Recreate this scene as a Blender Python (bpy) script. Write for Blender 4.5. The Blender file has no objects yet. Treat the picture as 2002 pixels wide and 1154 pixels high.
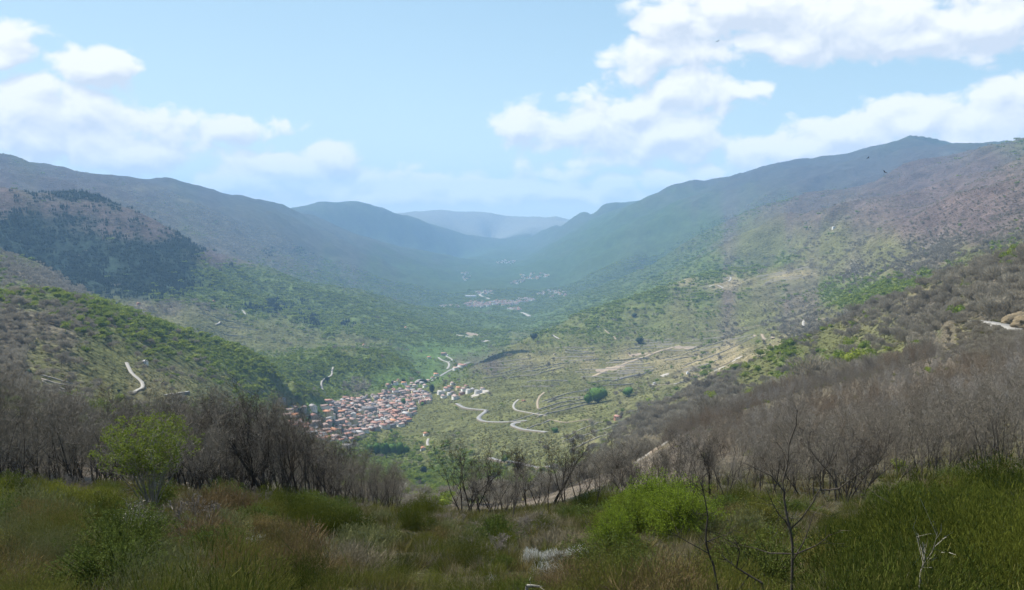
import bpy, math, random
import numpy as np

S = bpy.context.scene
C = S.collection
R = math.radians

# ------------------------------------------------------------------ camera
F = 1750.0            # focal length in photograph pixels (2002 px wide)
CX, CY, YH = 1001.0, 577.0, 415.0
PITCH = math.atan((CY - YH) / F)
cam_d = bpy.data.cameras.new('camera')
cam = bpy.data.objects.new('camera', cam_d)
C.objects.link(cam)
cam_d.sensor_width = 36.0
cam_d.lens = 36.0 * F / 2002.0
cam_d.clip_start = 0.2
cam_d.clip_end = 120000.0
cam.rotation_euler = (R(90) - PITCH, 0, 0)
S.camera = cam

# ------------------------------------------------------------------ render settings
S.render.engine = 'CYCLES'
cy = S.cycles
cy.use_denoising = True
cy.max_bounces = 5
cy.diffuse_bounces = 2
cy.glossy_bounces = 1
cy.transmission_bounces = 2
cy.transparent_max_bounces = 4
cy.volume_bounces = 2
cy.use_adaptive_sampling = True
cy.adaptive_threshold = 0.02
cy.sample_clamp_indirect = 4.0
S.view_settings.view_transform = 'Standard'
S.view_settings.look = 'None'
S.view_settings.gamma = 1.0
S.view_settings.use_curve_mapping = False
S.view_settings.exposure = 0.88

SUN_AZ = R(-56)       # from +Y towards +X: the sun stands to the left, ahead
SUN_EL = R(53)
sun_dir = np.array([math.sin(SUN_AZ) * math.cos(SUN_EL), math.cos(SUN_AZ) * math.cos(SUN_EL), math.sin(SUN_EL)])

# ------------------------------------------------------------------ pixel <-> world helpers (only used to lay the place out)
def pix_dir(px, py):
    u = (np.asarray(px, float) - CX) / F
    v = (CY - np.asarray(py, float)) / F
    sp, cp = math.sin(PITCH), math.cos(PITCH)
    dx = u
    dy = cp + v * sp
    dz = -sp + v * cp
    return dx, dy, dz
def pix_azt(px, py):
    dx, dy, dz = pix_dir(px, py)
    return np.arctan2(dx, dy), dz / np.hypot(dx, dy)
def project(x, y, z):
    sp, cp = math.sin(PITCH), math.cos(PITCH)
    f = y * cp - z * sp
    up = y * sp + z * cp
    f = np.where(np.abs(f) < 1e-6, 1e-6, f)
    return CX + F * x / f, CY - F * up / f

# ------------------------------------------------------------------ nodes
def nt_new(tree):
    nt = tree
    nt.nodes.clear()
    def N(t, **kw):
        n = nt.nodes.new(t)
        for k, v in kw.items():
            setattr(n, k, v)
        return n
    def L(a, b):
        nt.links.new(a, b)
    return N, L

def math_node(N, L, op, a, b=None, c=None, clamp=False):
    n = N('ShaderNodeMath', operation=op, use_clamp=clamp)
    for i, v in enumerate((a, b, c)):
        if v is None:
            continue
        if isinstance(v, (int, float)):
            n.inputs[i].default_value = v
        else:
            L(v, n.inputs[i])
    return n.outputs[0]

# ------------------------------------------------------------------ world: nishita sky with cumulus
W = bpy.data.worlds.new('World')
S.world = W
W.use_nodes = True

# clouds: px, py, half width, half height, weight  (where they hang in the sky)
CLOUDS = [
 (1430, 20, 190, 62, 1.15), (1660, 45, 290, 68, 1.15), (1560, 75, 200, 40, 1.0), (1800, 70, 220, 42, 1.0), (1930, 45, 190, 62, 1.0), (1320, 40, 72, 60, 1.2),
 (1255, 128, 75, 58, 1.0), (1370, 105, 130, 40, .7), (1330, 175, 135, 52, .9), (1450, 180, 70, 26, .95),
 (1012, 248, 66, 48, 1.1), (1180, 250, 200, 60, 1.0), (1310, 268, 130, 55, 1.1), (1130, 275, 120, 40, .9), (1150, 205, 120, 30, .45), (1250, 215, 120, 45, .9), (1400, 225, 60, 30, .6),
 (1930, 222, 150, 58, .95), (1800, 235, 110, 50, .9), (1660, 265, 130, 48, 1.0), (1560, 300, 170, 45, 1.0), (1900, 270, 200, 40, .9), (1470, 318, 80, 26, .8),
 (183, 133, 84, 40, 1.2), (900, 378, 640, 44, 1.0), (720, 350, 140, 26, .7), (1150, 320, 160, 22, .45), (860, 320, 110, 12, .3), (60, 215, 120, 62, 1.0), (165, 225, 75, 50, 1.15), (270, 245, 150, 45, .85), (90, 280, 230, 52, .75), (250, 300, 130, 46, .9), (120, 265, 260, 70, .8), (330, 290, 110, 50, .6),
 (10, 110, 40, 52, .8), (70, 72, 46, 16, .2), (452, 252, 66, 28, 1.05), (545, 238, 80, 14, .3),
 (560, 325, 115, 40, 1.1), (640, 305, 56, 34, 1.1), (450, 345, 80, 32, .9), (600, 355, 150, 34, .8), (520, 360, 110, 26, .9),
 (850, 352, 60, 22, 1.1), (790, 372, 170, 24, .8), (970, 362, 52, 22, 1.1), (1070, 366, 80, 22, 1.1), (1110, 338, 70, 16, .8), (1190, 362, 66, 25, 1.1), (1300, 350, 80, 27, 1.1), (1380, 335, 60, 20, .8),
]
def density_group():
    g = bpy.data.node_groups.new('cloud_density', 'ShaderNodeTree')
    g.interface.new_socket('P', in_out='INPUT', socket_type='NodeSocketVector')
    g.interface.new_socket('D', in_out='OUTPUT', socket_type='NodeSocketFloat')
    N = lambda t, **kw: [n := g.nodes.new(t), [setattr(n, k, v) for k, v in kw.items()]][0]
    L = g.links.new
    gi, go = N('NodeGroupInput'), N('NodeGroupOutput')
    P = gi.outputs[0]
    cur = None
    # warp so that the outlines are not ellipses
    wn = N('ShaderNodeTexNoise', noise_dimensions='3D'); wn.inputs['Scale'].default_value = 14; wn.inputs['Detail'].default_value = 3
    L(P, wn.inputs['Vector'])
    wa = N('ShaderNodeVectorMath', operation='MULTIPLY_ADD'); L(wn.outputs['Color'], wa.inputs[0]); wa.inputs[1].default_value = (.05, .03, 0); 
    wb = N('ShaderNodeVectorMath', operation='SUBTRACT'); L(P, wb.inputs[0]); wb.inputs[1].default_value = (.025, .015, 0)
    L(wb.outputs[0], wa.inputs[2])
    PW = wa.outputs[0]
    for px, py, rx, ry, w in CLOUDS:
        a, t = pix_azt(px, py)
        e = math.atan(t)
        s = N('ShaderNodeVectorMath', operation='SUBTRACT'); L(PW, s.inputs[0]); s.inputs[1].default_value = (float(a), e, 0)
        m = N('ShaderNodeVectorMath', operation='MULTIPLY'); L(s.outputs[0], m.inputs[0]); m.inputs[1].default_value = (F / rx, F / ry, 0)
        d = N('ShaderNodeVectorMath', operation='LENGTH'); L(m.outputs[0], d.inputs[0])
        q = N('ShaderNodeMath', operation='MULTIPLY_ADD'); L(d.outputs['Value'], q.inputs[0]); q.inputs[1].default_value = -w * 1.5; q.inputs[2].default_value = w * 1.75
        if cur is None:
            cur = q.outputs[0]
        else:
            x = N('ShaderNodeMath', operation='SMOOTH_MAX'); L(cur, x.inputs[0]); L(q.outputs[0], x.inputs[1]); x.inputs[2].default_value = .25
            cur = x.outputs[0]
    # the rest of the sky, outside the photographed part: the same kind of broken cumulus
    on = N('ShaderNodeTexNoise'); on.inputs['Scale'].default_value = 3.2; on.inputs['Detail'].default_value = 2
    L(P, on.inputs['Vector'])
    o1 = N('ShaderNodeMath', operation='MULTIPLY_ADD'); L(on.outputs['Fac'], o1.inputs[0]); o1.inputs[1].default_value = 7.0; o1.inputs[2].default_value = -3.75
    sx = N('ShaderNodeSeparateXYZ'); L(P, sx.inputs[0])
    ab = N('ShaderNodeMath', operation='ABSOLUTE'); L(sx.outputs[0], ab.inputs[0])
    r1 = N('ShaderNodeMapRange'); L(ab.outputs[0], r1.inputs[0]); r1.inputs[1].default_value = .54; r1.inputs[2].default_value = .66
    r2 = N('ShaderNodeMapRange'); L(sx.outputs[1], r2.inputs[0]); r2.inputs[1].default_value = .24; r2.inputs[2].default_value = .34
    mo = N('ShaderNodeMath', operation='MAXIMUM'); L(r1.outputs[0], mo.inputs[0]); L(r2.outputs[0], mo.inputs[1])
    mm = N('ShaderNodeMix', data_type='FLOAT'); L(mo.outputs[0], mm.inputs[0]); mm.inputs[2].default_value = -1.2; L(o1.outputs[0], mm.inputs[3])
    x = N('ShaderNodeMath', operation='MAXIMUM'); L(cur, x.inputs[0]); L(mm.outputs[0], x.inputs[1]); cur = x.outputs[0]
    # billows
    mp = N('ShaderNodeVectorMath', operation='MULTIPLY'); L(PW, mp.inputs[0]); mp.inputs[1].default_value = (1, 1.5, 1)
    n1 = N('ShaderNodeTexNoise'); n1.inputs['Scale'].default_value = 17; n1.inputs['Detail'].default_value = 9; n1.inputs['Roughness'].default_value = .56
    L(mp.outputs[0], n1.inputs['Vector'])
    v1 = N('ShaderNodeTexVoronoi', feature='SMOOTH_F1'); v1.inputs['Scale'].default_value = 30; v1.inputs['Smoothness'].default_value = .35
    try:
        v1.inputs['Detail'].default_value = 2.5; v1.inputs['Roughness'].default_value = .55
    except Exception:
        pass
    L(mp.outputs[0], v1.inputs['Vector'])
    a1 = N('ShaderNodeMath', operation='MULTIPLY_ADD'); L(n1.outputs['Fac'], a1.inputs[0]); a1.inputs[1].default_value = 2.2; a1.inputs[2].default_value = -1.1 + .60
    a2 = N('ShaderNodeMath', operation='MULTIPLY_ADD'); L(v1.outputs['Distance'], a2.inputs[0]); a2.inputs[1].default_value = -.75; L(a1.outputs[0], a2.inputs[2])
    a3 = N('ShaderNodeMath', operation='ADD'); L(a2.outputs[0], a3.inputs[0]); L(cur, a3.inputs[1])
    L(a3.outputs[0], go.inputs[0])
    return g

def build_world():
    N, L = nt_new(W.node_tree)
    out = N('ShaderNodeOutputWorld')
    sky = N('ShaderNodeTexSky', sky_type='NISHITA')
    sky.sun_disc = False
    sky.sun_elevation = SUN_EL
    sky.sun_rotation = SUN_AZ
    sky.altitude = 1270
    sky.air_density = 1.0
    sky.dust_density = .9
    sky.ozone_density = 1.4
    b1 = N('ShaderNodeBackground'); b1.inputs['Strength'].default_value = .090
    # sky tones compressed: the sky stays an even light blue down to the haze instead of glaring at the horizon
    num = N('ShaderNodeVectorMath', operation='MULTIPLY'); L(sky.outputs[0], num.inputs[0]); num.inputs[1].default_value = (1.66, 1.93, 2.02)
    den = N('ShaderNodeVectorMath', operation='MULTIPLY_ADD'); L(sky.outputs[0], den.inputs[0]); den.inputs[1].default_value = (.2, .2, .2); den.inputs[2].default_value = (1, 1, 1)
    dv = N('ShaderNodeVectorMath', operation='DIVIDE'); L(num.outputs[0], dv.inputs[0]); L(den.outputs[0], dv.inputs[1])
    L(dv.outputs[0], b1.inputs[0])
    tc = N('ShaderNodeTexCoord')
    nm = N('ShaderNodeVectorMath', operation='NORMALIZE'); L(tc.outputs['Generated'], nm.inputs[0])
    sp = N('ShaderNodeSeparateXYZ'); L(nm.outputs[0], sp.inputs[0])
    az = math_node(N, L, 'ARCTAN2', sp.outputs[0], sp.outputs[1])
    el = math_node(N, L, 'ARCSINE', sp.outputs[2])
    cb = N('ShaderNodeCombineXYZ'); L(az, cb.inputs[0]); L(el, cb.inputs[1])
    grp = density_group()
    g1 = N('ShaderNodeGroup'); g1.node_tree = grp; L(cb.outputs[0], g1.inputs[0])
    off = N('ShaderNodeVectorMath', operation='ADD'); L(cb.outputs[0], off.inputs[0]); off.inputs[1].default_value = (-.006, .014, 0)
    g2 = N('ShaderNodeGroup'); g2.node_tree = grp; L(off.outputs[0], g2.inputs[0])
    D1, D2 = g1.outputs[0], g2.outputs[0]
    alpha = N('ShaderNodeMapRange', interpolation_type='SMOOTHSTEP'); L(D1, alpha.inputs[0]); alpha.inputs[1].default_value = -.02; alpha.inputs[2].default_value = .66
    # a cloud is bright where there is less of it towards the sun, grey where it is deep
    df = math_node(N, L, 'SUBTRACT', D1, D2)
    lit = math_node(N, L, 'MULTIPLY_ADD', df, .85, .52)
    dp = math_node(N, L, 'MULTIPLY_ADD', D1, -.10, .08)
    lit = math_node(N, L, 'ADD', lit, dp, clamp=True)
    cr = N('ShaderNodeMix', data_type='RGBA'); L(lit, cr.inputs[0])
    cr.inputs[6].default_value = (.64, .70, .80, 1); cr.inputs[7].default_value = (.99, .99, .975, 1)
    b2 = N('ShaderNodeBackground'); b2.inputs['Strength'].default_value = .62; L(cr.outputs[2], b2.inputs[0])
    # below the horizon no clouds
    hz = N('ShaderNodeMapRange'); L(el, hz.inputs[0]); hz.inputs[1].default_value = .0; hz.inputs[2].default_value = .012
    al = math_node(N, L, 'MULTIPLY', alpha.outputs[0], hz.outputs[0])
    al = math_node(N, L, 'MULTIPLY', al, .93)
    mx = N('ShaderNodeMixShader'); L(al, mx.inputs[0]); L(b1.outputs[0], mx.inputs[1]); L(b2.outputs[0], mx.inputs[2])
    L(mx.outputs[0], out.inputs['Surface'])
build_world()
try:
    W.cycles.sampling_method = 'MANUAL'
    W.cycles.sample_map_resolution = 512
except Exception:
    pass

sl = bpy.data.lights.new('sun', 'SUN')
sl.energy = 5.0
sl.angle = R(.53)
sl.color = (1.0, .955, .89)
so = bpy.data.objects.new('sun', sl)
C.objects.link(so)
so.rotation_euler = (math.pi / 2 - SUN_EL, 0, -SUN_AZ + math.pi)
so.location = (0, 0, 50)

# ------------------------------------------------------------------ object helpers
def tag(o, label=None, cat=None, group=None, kind=None):
    if label: o['label'] = label
    if cat: o['category'] = cat
    if group: o['group'] = group
    if kind: o['kind'] = kind
    return o

def mesh_np(name, V, Fc, mat=None, smooth=False, cols=None):
    """mesh from numpy arrays; Fc may be (M,3) or (M,4); cols is a per-vertex colour (N,3)"""
    me = bpy.data.meshes.new(name)
    V = np.asarray(V, np.float32); Fc = np.asarray(Fc, np.int32)
    n, k = Fc.shape
    me.vertices.add(len(V)); me.vertices.foreach_set('co', V.ravel())
    me.loops.add(n * k); me.loops.foreach_set('vertex_index', Fc.ravel())
    me.polygons.add(n)
    me.polygons.foreach_set('loop_start', np.arange(0, n * k, k, dtype=np.int32))
    me.polygons.foreach_set('loop_total', np.full(n, k, np.int32))
    if smooth:
        me.polygons.foreach_set('use_smooth', np.ones(n, bool))
    me.update(calc_edges=True)
    if cols is not None:
        at = me.color_attributes.new('col', 'FLOAT_COLOR', 'POINT')
        c4 = np.ones((len(V), 4), np.float32); c4[:, :3] = cols
        at.data.foreach_set('color', c4.ravel())
    if mat is not None:
        me.materials.append(mat)
    return me

def link(name, data, parent=None, loc=None):
    o = bpy.data.objects.new(name, data)
    C.objects.link(o)
    if parent is not None: o.parent = parent
    if loc is not None: o.location = loc
    return o

def project_box(box):
    return box

def ordinal(i):
    return ['first', 'second', 'third', 'fourth', 'fifth', 'sixth', 'seventh', 'eighth', 'ninth', 'tenth', 'eleventh', 'twelfth', 'thirteenth', 'fourteenth', 'fifteenth', 'sixteenth', 'seventeenth', 'eighteenth', 'nineteenth', 'twentieth', 'twenty-first', 'twenty-second', 'twenty-third', 'twenty-fourth', 'twenty-fifth', 'twenty-sixth', 'twenty-seventh', 'twenty-eighth', 'twenty-ninth', 'thirtieth', 'thirty-first', 'thirty-second', 'thirty-third', 'thirty-fourth', 'thirty-fifth'][min(i, 34)]
# ------------------------------------------------------------------ noise in numpy
_rng = np.random.RandomState(7)
_perm = _rng.permutation(256)
_perm = np.concatenate([_perm, _perm])
_ga = np.linspace(0, 2 * math.pi, 16, endpoint=False)
_gx, _gy = np.cos(_ga), np.sin(_ga)
def perlin(x, y):
    xi = np.floor(x).astype(np.int64); yi = np.floor(y).astype(np.int64)
    xf = x - xi; yf = y - yi
    xi &= 255; yi &= 255
    u = xf * xf * xf * (xf * (xf * 6 - 15) + 10); v = yf * yf * yf * (yf * (yf * 6 - 15) + 10)
    def g(ix, iy, dx, dy):
        h = _perm[(_perm[ix & 255] + iy) & 255] & 15
        return _gx[h] * dx + _gy[h] * dy
    a = g(xi, yi, xf, yf); b = g(xi + 1, yi, xf - 1, yf)
    c = g(xi, yi + 1, xf, yf - 1); d = g(xi + 1, yi + 1, xf - 1, yf - 1)
    return (a + u * (b - a) + v * ((c + u * (d - c)) - (a + u * (b - a)))) * 1.4
def fbm(x, y, octaves=4, rough=.5):
    s = 0; a = 1; t = 0
    for i in range(octaves):
        s = s + a * perlin(x + 17.3 * i, y - 9.1 * i); t += a
        a *= rough; x = x * 2.03; y = y * 2.03
    return s / t

# ------------------------------------------------------------------ terrain control curves: px, py, metres away
RIDGES = {
 'left_range': [(-350,230,7181),(-150,270,7409),(0,308,7979),(30,320,8036),(60,328,8093),(130,334,8322),(200,345,8550),(270,352,8778),(340,355,8892),(380,370,9120),(430,386,9348),(490,390,9690),(530,400,9918),(560,409,10260),(620,432,10602),(700,462,10943),(800,487,11399),(900,508,11969)],
 'left_hill': [(-350,310,3900),(-150,345,4100),(0,368,4300),(60,373,4350),(150,385,4400),(210,396,4450),(250,410,4500),(330,437,4600),(400,466,4700),(460,491,4800),(520,513,4900),(600,545,5050),(700,573,5250),(800,592,5450),(880,603,5600),(960,617,5700)],
 'left_spur': [(-350,420,2800),(-150,465,2950),(0,502,3100),(50,520,3150),(110,552,3200),(150,582,3250)],
 'wood_spur': [(560,706,2560),(600,692,2600),(640,684,2650),(680,680,2700),(740,690,2750),(800,702,2850)],
 'near_left': [(-350,560,1300),(-150,572,1380),(0,578,1450),(60,569,1500),(120,578,1550),(170,590,1600),(230,605,1650),(290,628,1700),(330,645,1750),(400,665,1800),(470,690,1850),(530,716,1900),(580,741,1950),(620,762,2000)],
 'far_left': [(420,425,12400),(500,420,12750),(560,411,13100),(590,403,13100),(620,399,13240),(680,399,13450),(740,411,13660),(800,427,13940),(850,441,14360),(880,453,14850),(960,466,15900)],
 'far_right': [(1300,388,12600),(1230,397,12910),(1200,396,13034),(1180,402,13220),(1150,415,13530),(1120,426,14026),(1080,441,14770),(1030,456,16010)],
 'horizon': [(600,428,18700),(750,424,18700),(800,416,18700),(860,413,18700),(960,418,18700),(1000,427,18700),(1060,421,18150),(1100,429,18150),(1140,440,18150)],
 'right_range': [(2350,240,8680),(2150,262,8804),(2002,277,8928),(1960,275,8928),(1900,283,8990),(1860,281,9052),(1820,274,9052),(1790,272,9052),(1760,276,9114),(1720,290,9176),(1680,302,9238),(1640,312,9300),(1600,318,9424),(1560,319,9548),(1530,319,9610),(1490,328,9672),(1440,342,9796),(1400,355,9920),(1352,357,10044),(1310,372,10292),(1260,391,10664),(1230,403,10912),(1180,425,11532),(1120,450,12400),(1060,480,13640)],
 'purple_ridge': [(2350,215,5512),(2150,248,5671),(2002,281,5830),(1960,292,5883),(1900,305,5936),(1850,318,5989),(1800,328,6042),(1760,339,6095),(1720,356,6148),(1680,371,6201),(1640,383,6254),(1580,383,6307),(1540,393,6360),(1500,404,6466),(1450,426,6572),(1400,453,6678),(1330,490,6837),(1260,528,6996)],
 'rocky_ridge': [(2350,215,3800),(2150,262,3900),(2002,300,4000),(1950,315,4080),(1900,335,4150),(1850,355,4200),(1800,371,4300),(1750,388,4400),(1700,396,4450),(1650,406,4500),(1600,412,4550),(1550,418,4600),(1500,434,4700),(1450,462,4800),(1400,490,4900),(1340,522,5000),(1270,556,5100)],
 'brown_ridge': [(2350,270,2500),(2150,318,2700),(2002,356,2850),(1950,371,2900),(1900,388,2950),(1850,410,3000),(1780,440,3100),(1720,462,3200)],
 'terrace_spur': [(850,746,2480),(900,722,2650),(960,700,2850),(1000,681,3000),(1050,656,3150),(1120,626,3350),(1200,600,3550),(1300,570,3700),(1400,541,3850),(1470,526,3900),(1540,522,3950)],
 'near_right': [(2350,430,750),(2150,462,820),(2002,498,900),(1950,515,950),(1900,530,1000),(1850,546,1050),(1780,570,1100),(1720,595,1150),(1660,622,1200),(1600,648,1250),(1560,665,1280),(1500,692,1290),(1450,716,1290),(1400,745,1260),(1320,786,1150),(1240,822,1000)],
 'wood_shoulder': [(2350,520,330),(2150,590,370),(2002,645,400),(1850,690,420),(1700,732,430),(1560,768,420),(1450,805,390),(1350,845,340)],
}
DIP = {'left_range': 16, 'left_hill': 24, 'left_spur': 20, 'wood_spur': 14, 'near_left': 18, 'far_left': 8, 'far_right': 8, 'horizon': 6, 'right_range': 12,
       'purple_ridge': 22, 'rocky_ridge': 18, 'brown_ridge': 14, 'terrace_spur': 16, 'near_right': 26, 'wood_shoulder': 8}
DIPF = {'left_hill': 1.10, 'left_spur': 1.05, 'near_left': 1.16, 'wood_spur': 1.06, 'horizon': 1.08, 'far_left': 1.1, 'far_right': 1.1, 'left_range': 1.15, 'right_range': 1.15,
        'near_right': 1.14, 'terrace_spur': 1.10, 'brown_ridge': 1.05, 'rocky_ridge': 1.07, 'purple_ridge': 1.08, 'wood_shoulder': 1.15}
POINTS = [
 # slopes of the left range
 (-150,372,5500),(0,376,5700),(150,400,5800),(250,423,5900),(380,470,6050),(500,520,6200),(600,552,6300),(700,578,6450),(800,596,6600),(860,600,6700),
 (-100,330,6400),(200,380,6800),(400,430,7200),(560,470,7600),(700,520,8000),(800,545,8400),(880,560,8300),(600,500,7600),(950,545,9000),
 # far valley floor
 (960,600,6450),(1030,598,6500),(900,600,6450),(1060,608,6350),(1000,570,7500),(960,560,8000),(1000,520,11000),(985,490,13500),(990,471,15500),(950,456,17500),(1030,500,12300),(930,500,12600),(960,478,14800),(1020,478,14600),(1100,560,8200),(1060,530,9000),
 (1000,458,17200),(1060,452,16500),
 # left hill face
 (-100,520,3500),(0,540,3450),(100,560,3500),(60,460,3900),(0,430,3950),(200,480,3900),(200,590,3300),(300,600,3250),(300,520,3750),(400,540,4000),(300,640,2900),(300,585,3450),
 (450,600,3650),(450,690,2950),(380,640,3100),(600,640,3650),(600,680,3250),(560,700,2900),(750,640,4050),(750,680,3350),(850,640,4500),(850,690,3600),(930,650,4600),(960,632,5300),
 (120,430,4100),(520,560,4400),(700,600,4600),(830,615,5000),
 # valley floor below the village to the road junction
 (880,720,3200),(900,700,3400),(940,665,4200),(840,745,2900),(800,740,2880),(1000,650,4600),(1040,635,5200),
 # wooded spur foot and village
 (640,768,2350),(700,764,2400),(760,755,2480),(560,790,1980),(600,850,1800),(600,800,2050),(560,830,1850),(700,830,2000),(680,790,2200),(800,800,2180),(750,830,2020),(860,775,2330),(900,772,2320),(820,760,2500),(680,862,1850),
 (760,910,1600),(850,960,1250),(950,930,1300),(1000,900,1380),(1050,920,1280),(950,830,1800),(930,790,2080),(1000,830,1750),(1020,780,2050),(1100,850,1520),(1200,850,1330),(1100,780,1900),(1250,790,1650),(1170,900,1000),(1150,940,900),
 (1250,895,600),(1180,925,520),(1300,880,520),
 (980,730,2500),(900,750,2400),(1050,700,2650),(1150,660,2900),(1200,700,2500),(1200,740,2200),(1350,700,2350),(1320,740,2000),(1400,650,2750),(1470,690,1800),(1250,640,3050),(1350,600,3200),(1500,640,2500),(1550,620,2500),(1550,560,3200),(1450,570,3350),
 (1620,600,2300),(1700,520,3000),(1620,530,3300),(1850,470,2700),(1700,560,2300),(1850,515,1900),(1750,560,1900),(2002,420,2600),(2002,470,1900),(1640,450,3700),(1580,480,3900),(1750,420,3600),
 # right far sides
 (1180,560,6600),(1120,585,6200),(1060,612,5900),(1180,590,5300),(1100,620,4900),(1150,520,8300),(1240,480,8000),(1350,440,8000),(1500,375,8100),(1450,395,8100),(1700,345,7900),(1850,310,7900),(1300,500,6800),
 (1650,440,4100),(1800,400,3900),(1550,450,4300),
 # near left slope
 (0,640,1200),(150,660,1230),(-150,650,1150),(0,740,880),(100,762,940),(250,700,1300),(250,772,1080),(400,772,1350),(380,710,1550),(500,780,1600),(560,800,1750),(-150,720,850),
 (0,800,620),(150,822,640),(300,832,760),(450,852,1000),(560,872,1300),(650,882,1550),(-150,790,560),
 # near right
 (1900,600,700),(1700,680,850),(1550,740,920),(1400,795,860),(1290,840,760),(2002,570,640),(1800,640,780),(1600,700,1000),(2150,520,620),
 (1280,890,300),(1400,900,170),(1400,870,280),(1700,880,190),(1700,800,300),(1850,860,150),(1850,760,290),(2002,850,125),(2002,760,220),(2002,690,320),(1550,830,300),(1550,890,190),(2150,780,150),(2150,650,270),
 (1960,641,455),(1900,640,480),(1905,652,440),
]
# near ground: (px list) -> ground slope at each distance
NEARG = []
for px_, row in {
   -200: [(2.5,-.62),(6,-.50),(10,-.46),(16,-.395),(25,-.335),(38,-.300),(60,-.279),(85,-.284),(120,-.300),(180,-.315),(300,-.295)],
    100: [(2.5,-.66),(6,-.55),(10,-.50),(16,-.425),(25,-.360),(38,-.315),(60,-.286),(85,-.288),(120,-.302),(180,-.320),(300,-.300)],
    400: [(2.5,-.70),(6,-.60),(10,-.54),(16,-.460),(25,-.395),(38,-.346),(60,-.311),(85,-.306),(120,-.312),(180,-.330),(300,-.318),(550,-.290)],
    700: [(2.5,-.72),(6,-.62),(10,-.56),(16,-.485),(25,-.420),(38,-.370),(60,-.336),(85,-.332),(120,-.334),(200,-.345),(400,-.335),(800,-.315)],
    950: [(2.5,-.72),(6,-.62),(10,-.56),(16,-.490),(25,-.430),(38,-.385),(60,-.352),(85,-.347),(120,-.350),(200,-.352),(400,-.342),(700,-.330)],
   1180: [(2.5,-.72),(6,-.62),(10,-.56),(16,-.485),(25,-.420),(38,-.370),(60,-.336),(85,-.331),(120,-.334),(200,-.330),(330,-.315)],
   1430: [(2.5,-.71),(6,-.61),(10,-.55),(16,-.470),(25,-.405),(38,-.358),(60,-.325),(85,-.315),(110,-.303)],
   1680: [(2.5,-.70),(6,-.59),(10,-.53),(16,-.455),(25,-.395),(38,-.355),(60,-.330),(85,-.314),(110,-.300)],
   1850: [(2.5,-.66),(6,-.55),(10,-.49),(16,-.405),(25,-.342),(38,-.303),(60,-.288),(90,-.282)],
   2050: [(2.5,-.62),(6,-.51),(10,-.45),(16,-.370),(25,-.312),(38,-.280),(60,-.270),(90,-.266)],
   2250: [(2.5,-.60),(6,-.49),(10,-.43),(16,-.350),(25,-.295),(38,-.268),(60,-.260),(90,-.245)],
 }.items():
    a_ = math.atan((px_ - CX) / F)
    for d_, t_ in row:
        NEARG.append((a_, d_, t_))

def control_points():
    A, D, T = [], [], []
    for k, pts in RIDGES.items():
        pts = np.array(pts, float)
        seg = np.hypot(np.diff(pts[:, 0]), np.diff(pts[:, 1]))
        s = np.concatenate([[0], np.cumsum(seg)])
        n = max(2, int(s[-1] / 28))
        q = np.linspace(0, s[-1], n)
        px, py, d = (np.interp(q, s, pts[:, i]) for i in range(3))
        a, t = pix_azt(px, py)
        A += list(a); D += list(d); T += list(t)
        # taper the dip at the ends of curves that merge with the slope
        w = np.ones(n)
        if k in ('left_spur', 'wood_spur', 'near_left', 'terrace_spur', 'near_right', 'brown_ridge', 'left_hill', 'left_range', 'right_range', 'purple_ridge', 'rocky_ridge', 'wood_shoulder'):
            e = np.minimum(1, np.arange(n)[::-1] / max(3, n * .18)) if k != 'terrace_spur' else np.minimum(1, np.arange(n)[::-1] / max(3, n * .3))
            w = .25 + .75 * e
        for i in range(0, n, 2):
            A.append(a[i]); D.append(d[i] * (1 + (DIPF[k] - 1) * 1.0)); T.append(t[i] - DIP[k] / F * w[i])
    a, t = pix_azt(np.array([p[0] for p in POINTS]), np.array([p[1] for p in POINTS]))
    A += list(a); T += list(t); D += [p[2] for p in POINTS]
    for a_, d_, t_ in NEARG:
        A.append(a_); D.append(d_); T.append(t_)
    # the far rim of the land
    for px in range(-350, 2400, 150):
        a = math.atan((px - CX) / F)
        A.append(a); D.append(23500); T.append(-.034)
        if px < 450 or px > 1400:
            A.append(a); D.append(11500); T.append(.0 if px < 450 else .02)
            A.append(a); D.append(15500); T.append(-.015)
    return np.array(A), np.array(D), np.array(T)

SA = 3.0
def rbf_fit():
    A, D, T = control_points()
    X = np.stack([A * SA, np.log(D)], 1)
    r = np.sqrt(((X[:, None] - X[None]) ** 2).sum(-1) + 1e-4)
    n = len(X)
    M = np.zeros((n + 3, n + 3)); M[:n, :n] = r + np.eye(n) * -4e-3
    Pm = np.concatenate([np.ones((n, 1)), X], 1)
    M[:n, n:] = Pm; M[n:, :n] = Pm.T
    sol = np.linalg.solve(M, np.concatenate([T, np.zeros(3)]))
    return X, sol
_X, _sol = rbf_fit()
def rbf_eval(a, ld):
    sh = a.shape
    q = np.stack([a.ravel() * SA, ld.ravel()], 1).astype(np.float32)
    X = _X.astype(np.float32); w = _sol[:-3].astype(np.float32)
    out = np.empty(len(q))
    for i in range(0, len(q), 20000):
        p = q[i:i + 20000]
        d2 = (p[:, :1] - X[None, :, 0]) ** 2 + (p[:, 1:] - X[None, :, 1]) ** 2 + 1e-4
        out[i:i + 20000] = np.sqrt(d2) @ w
    out += _sol[-3] + _sol[-2] * q[:, 0] + _sol[-1] * q[:, 1]
    return out.reshape(sh)

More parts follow.
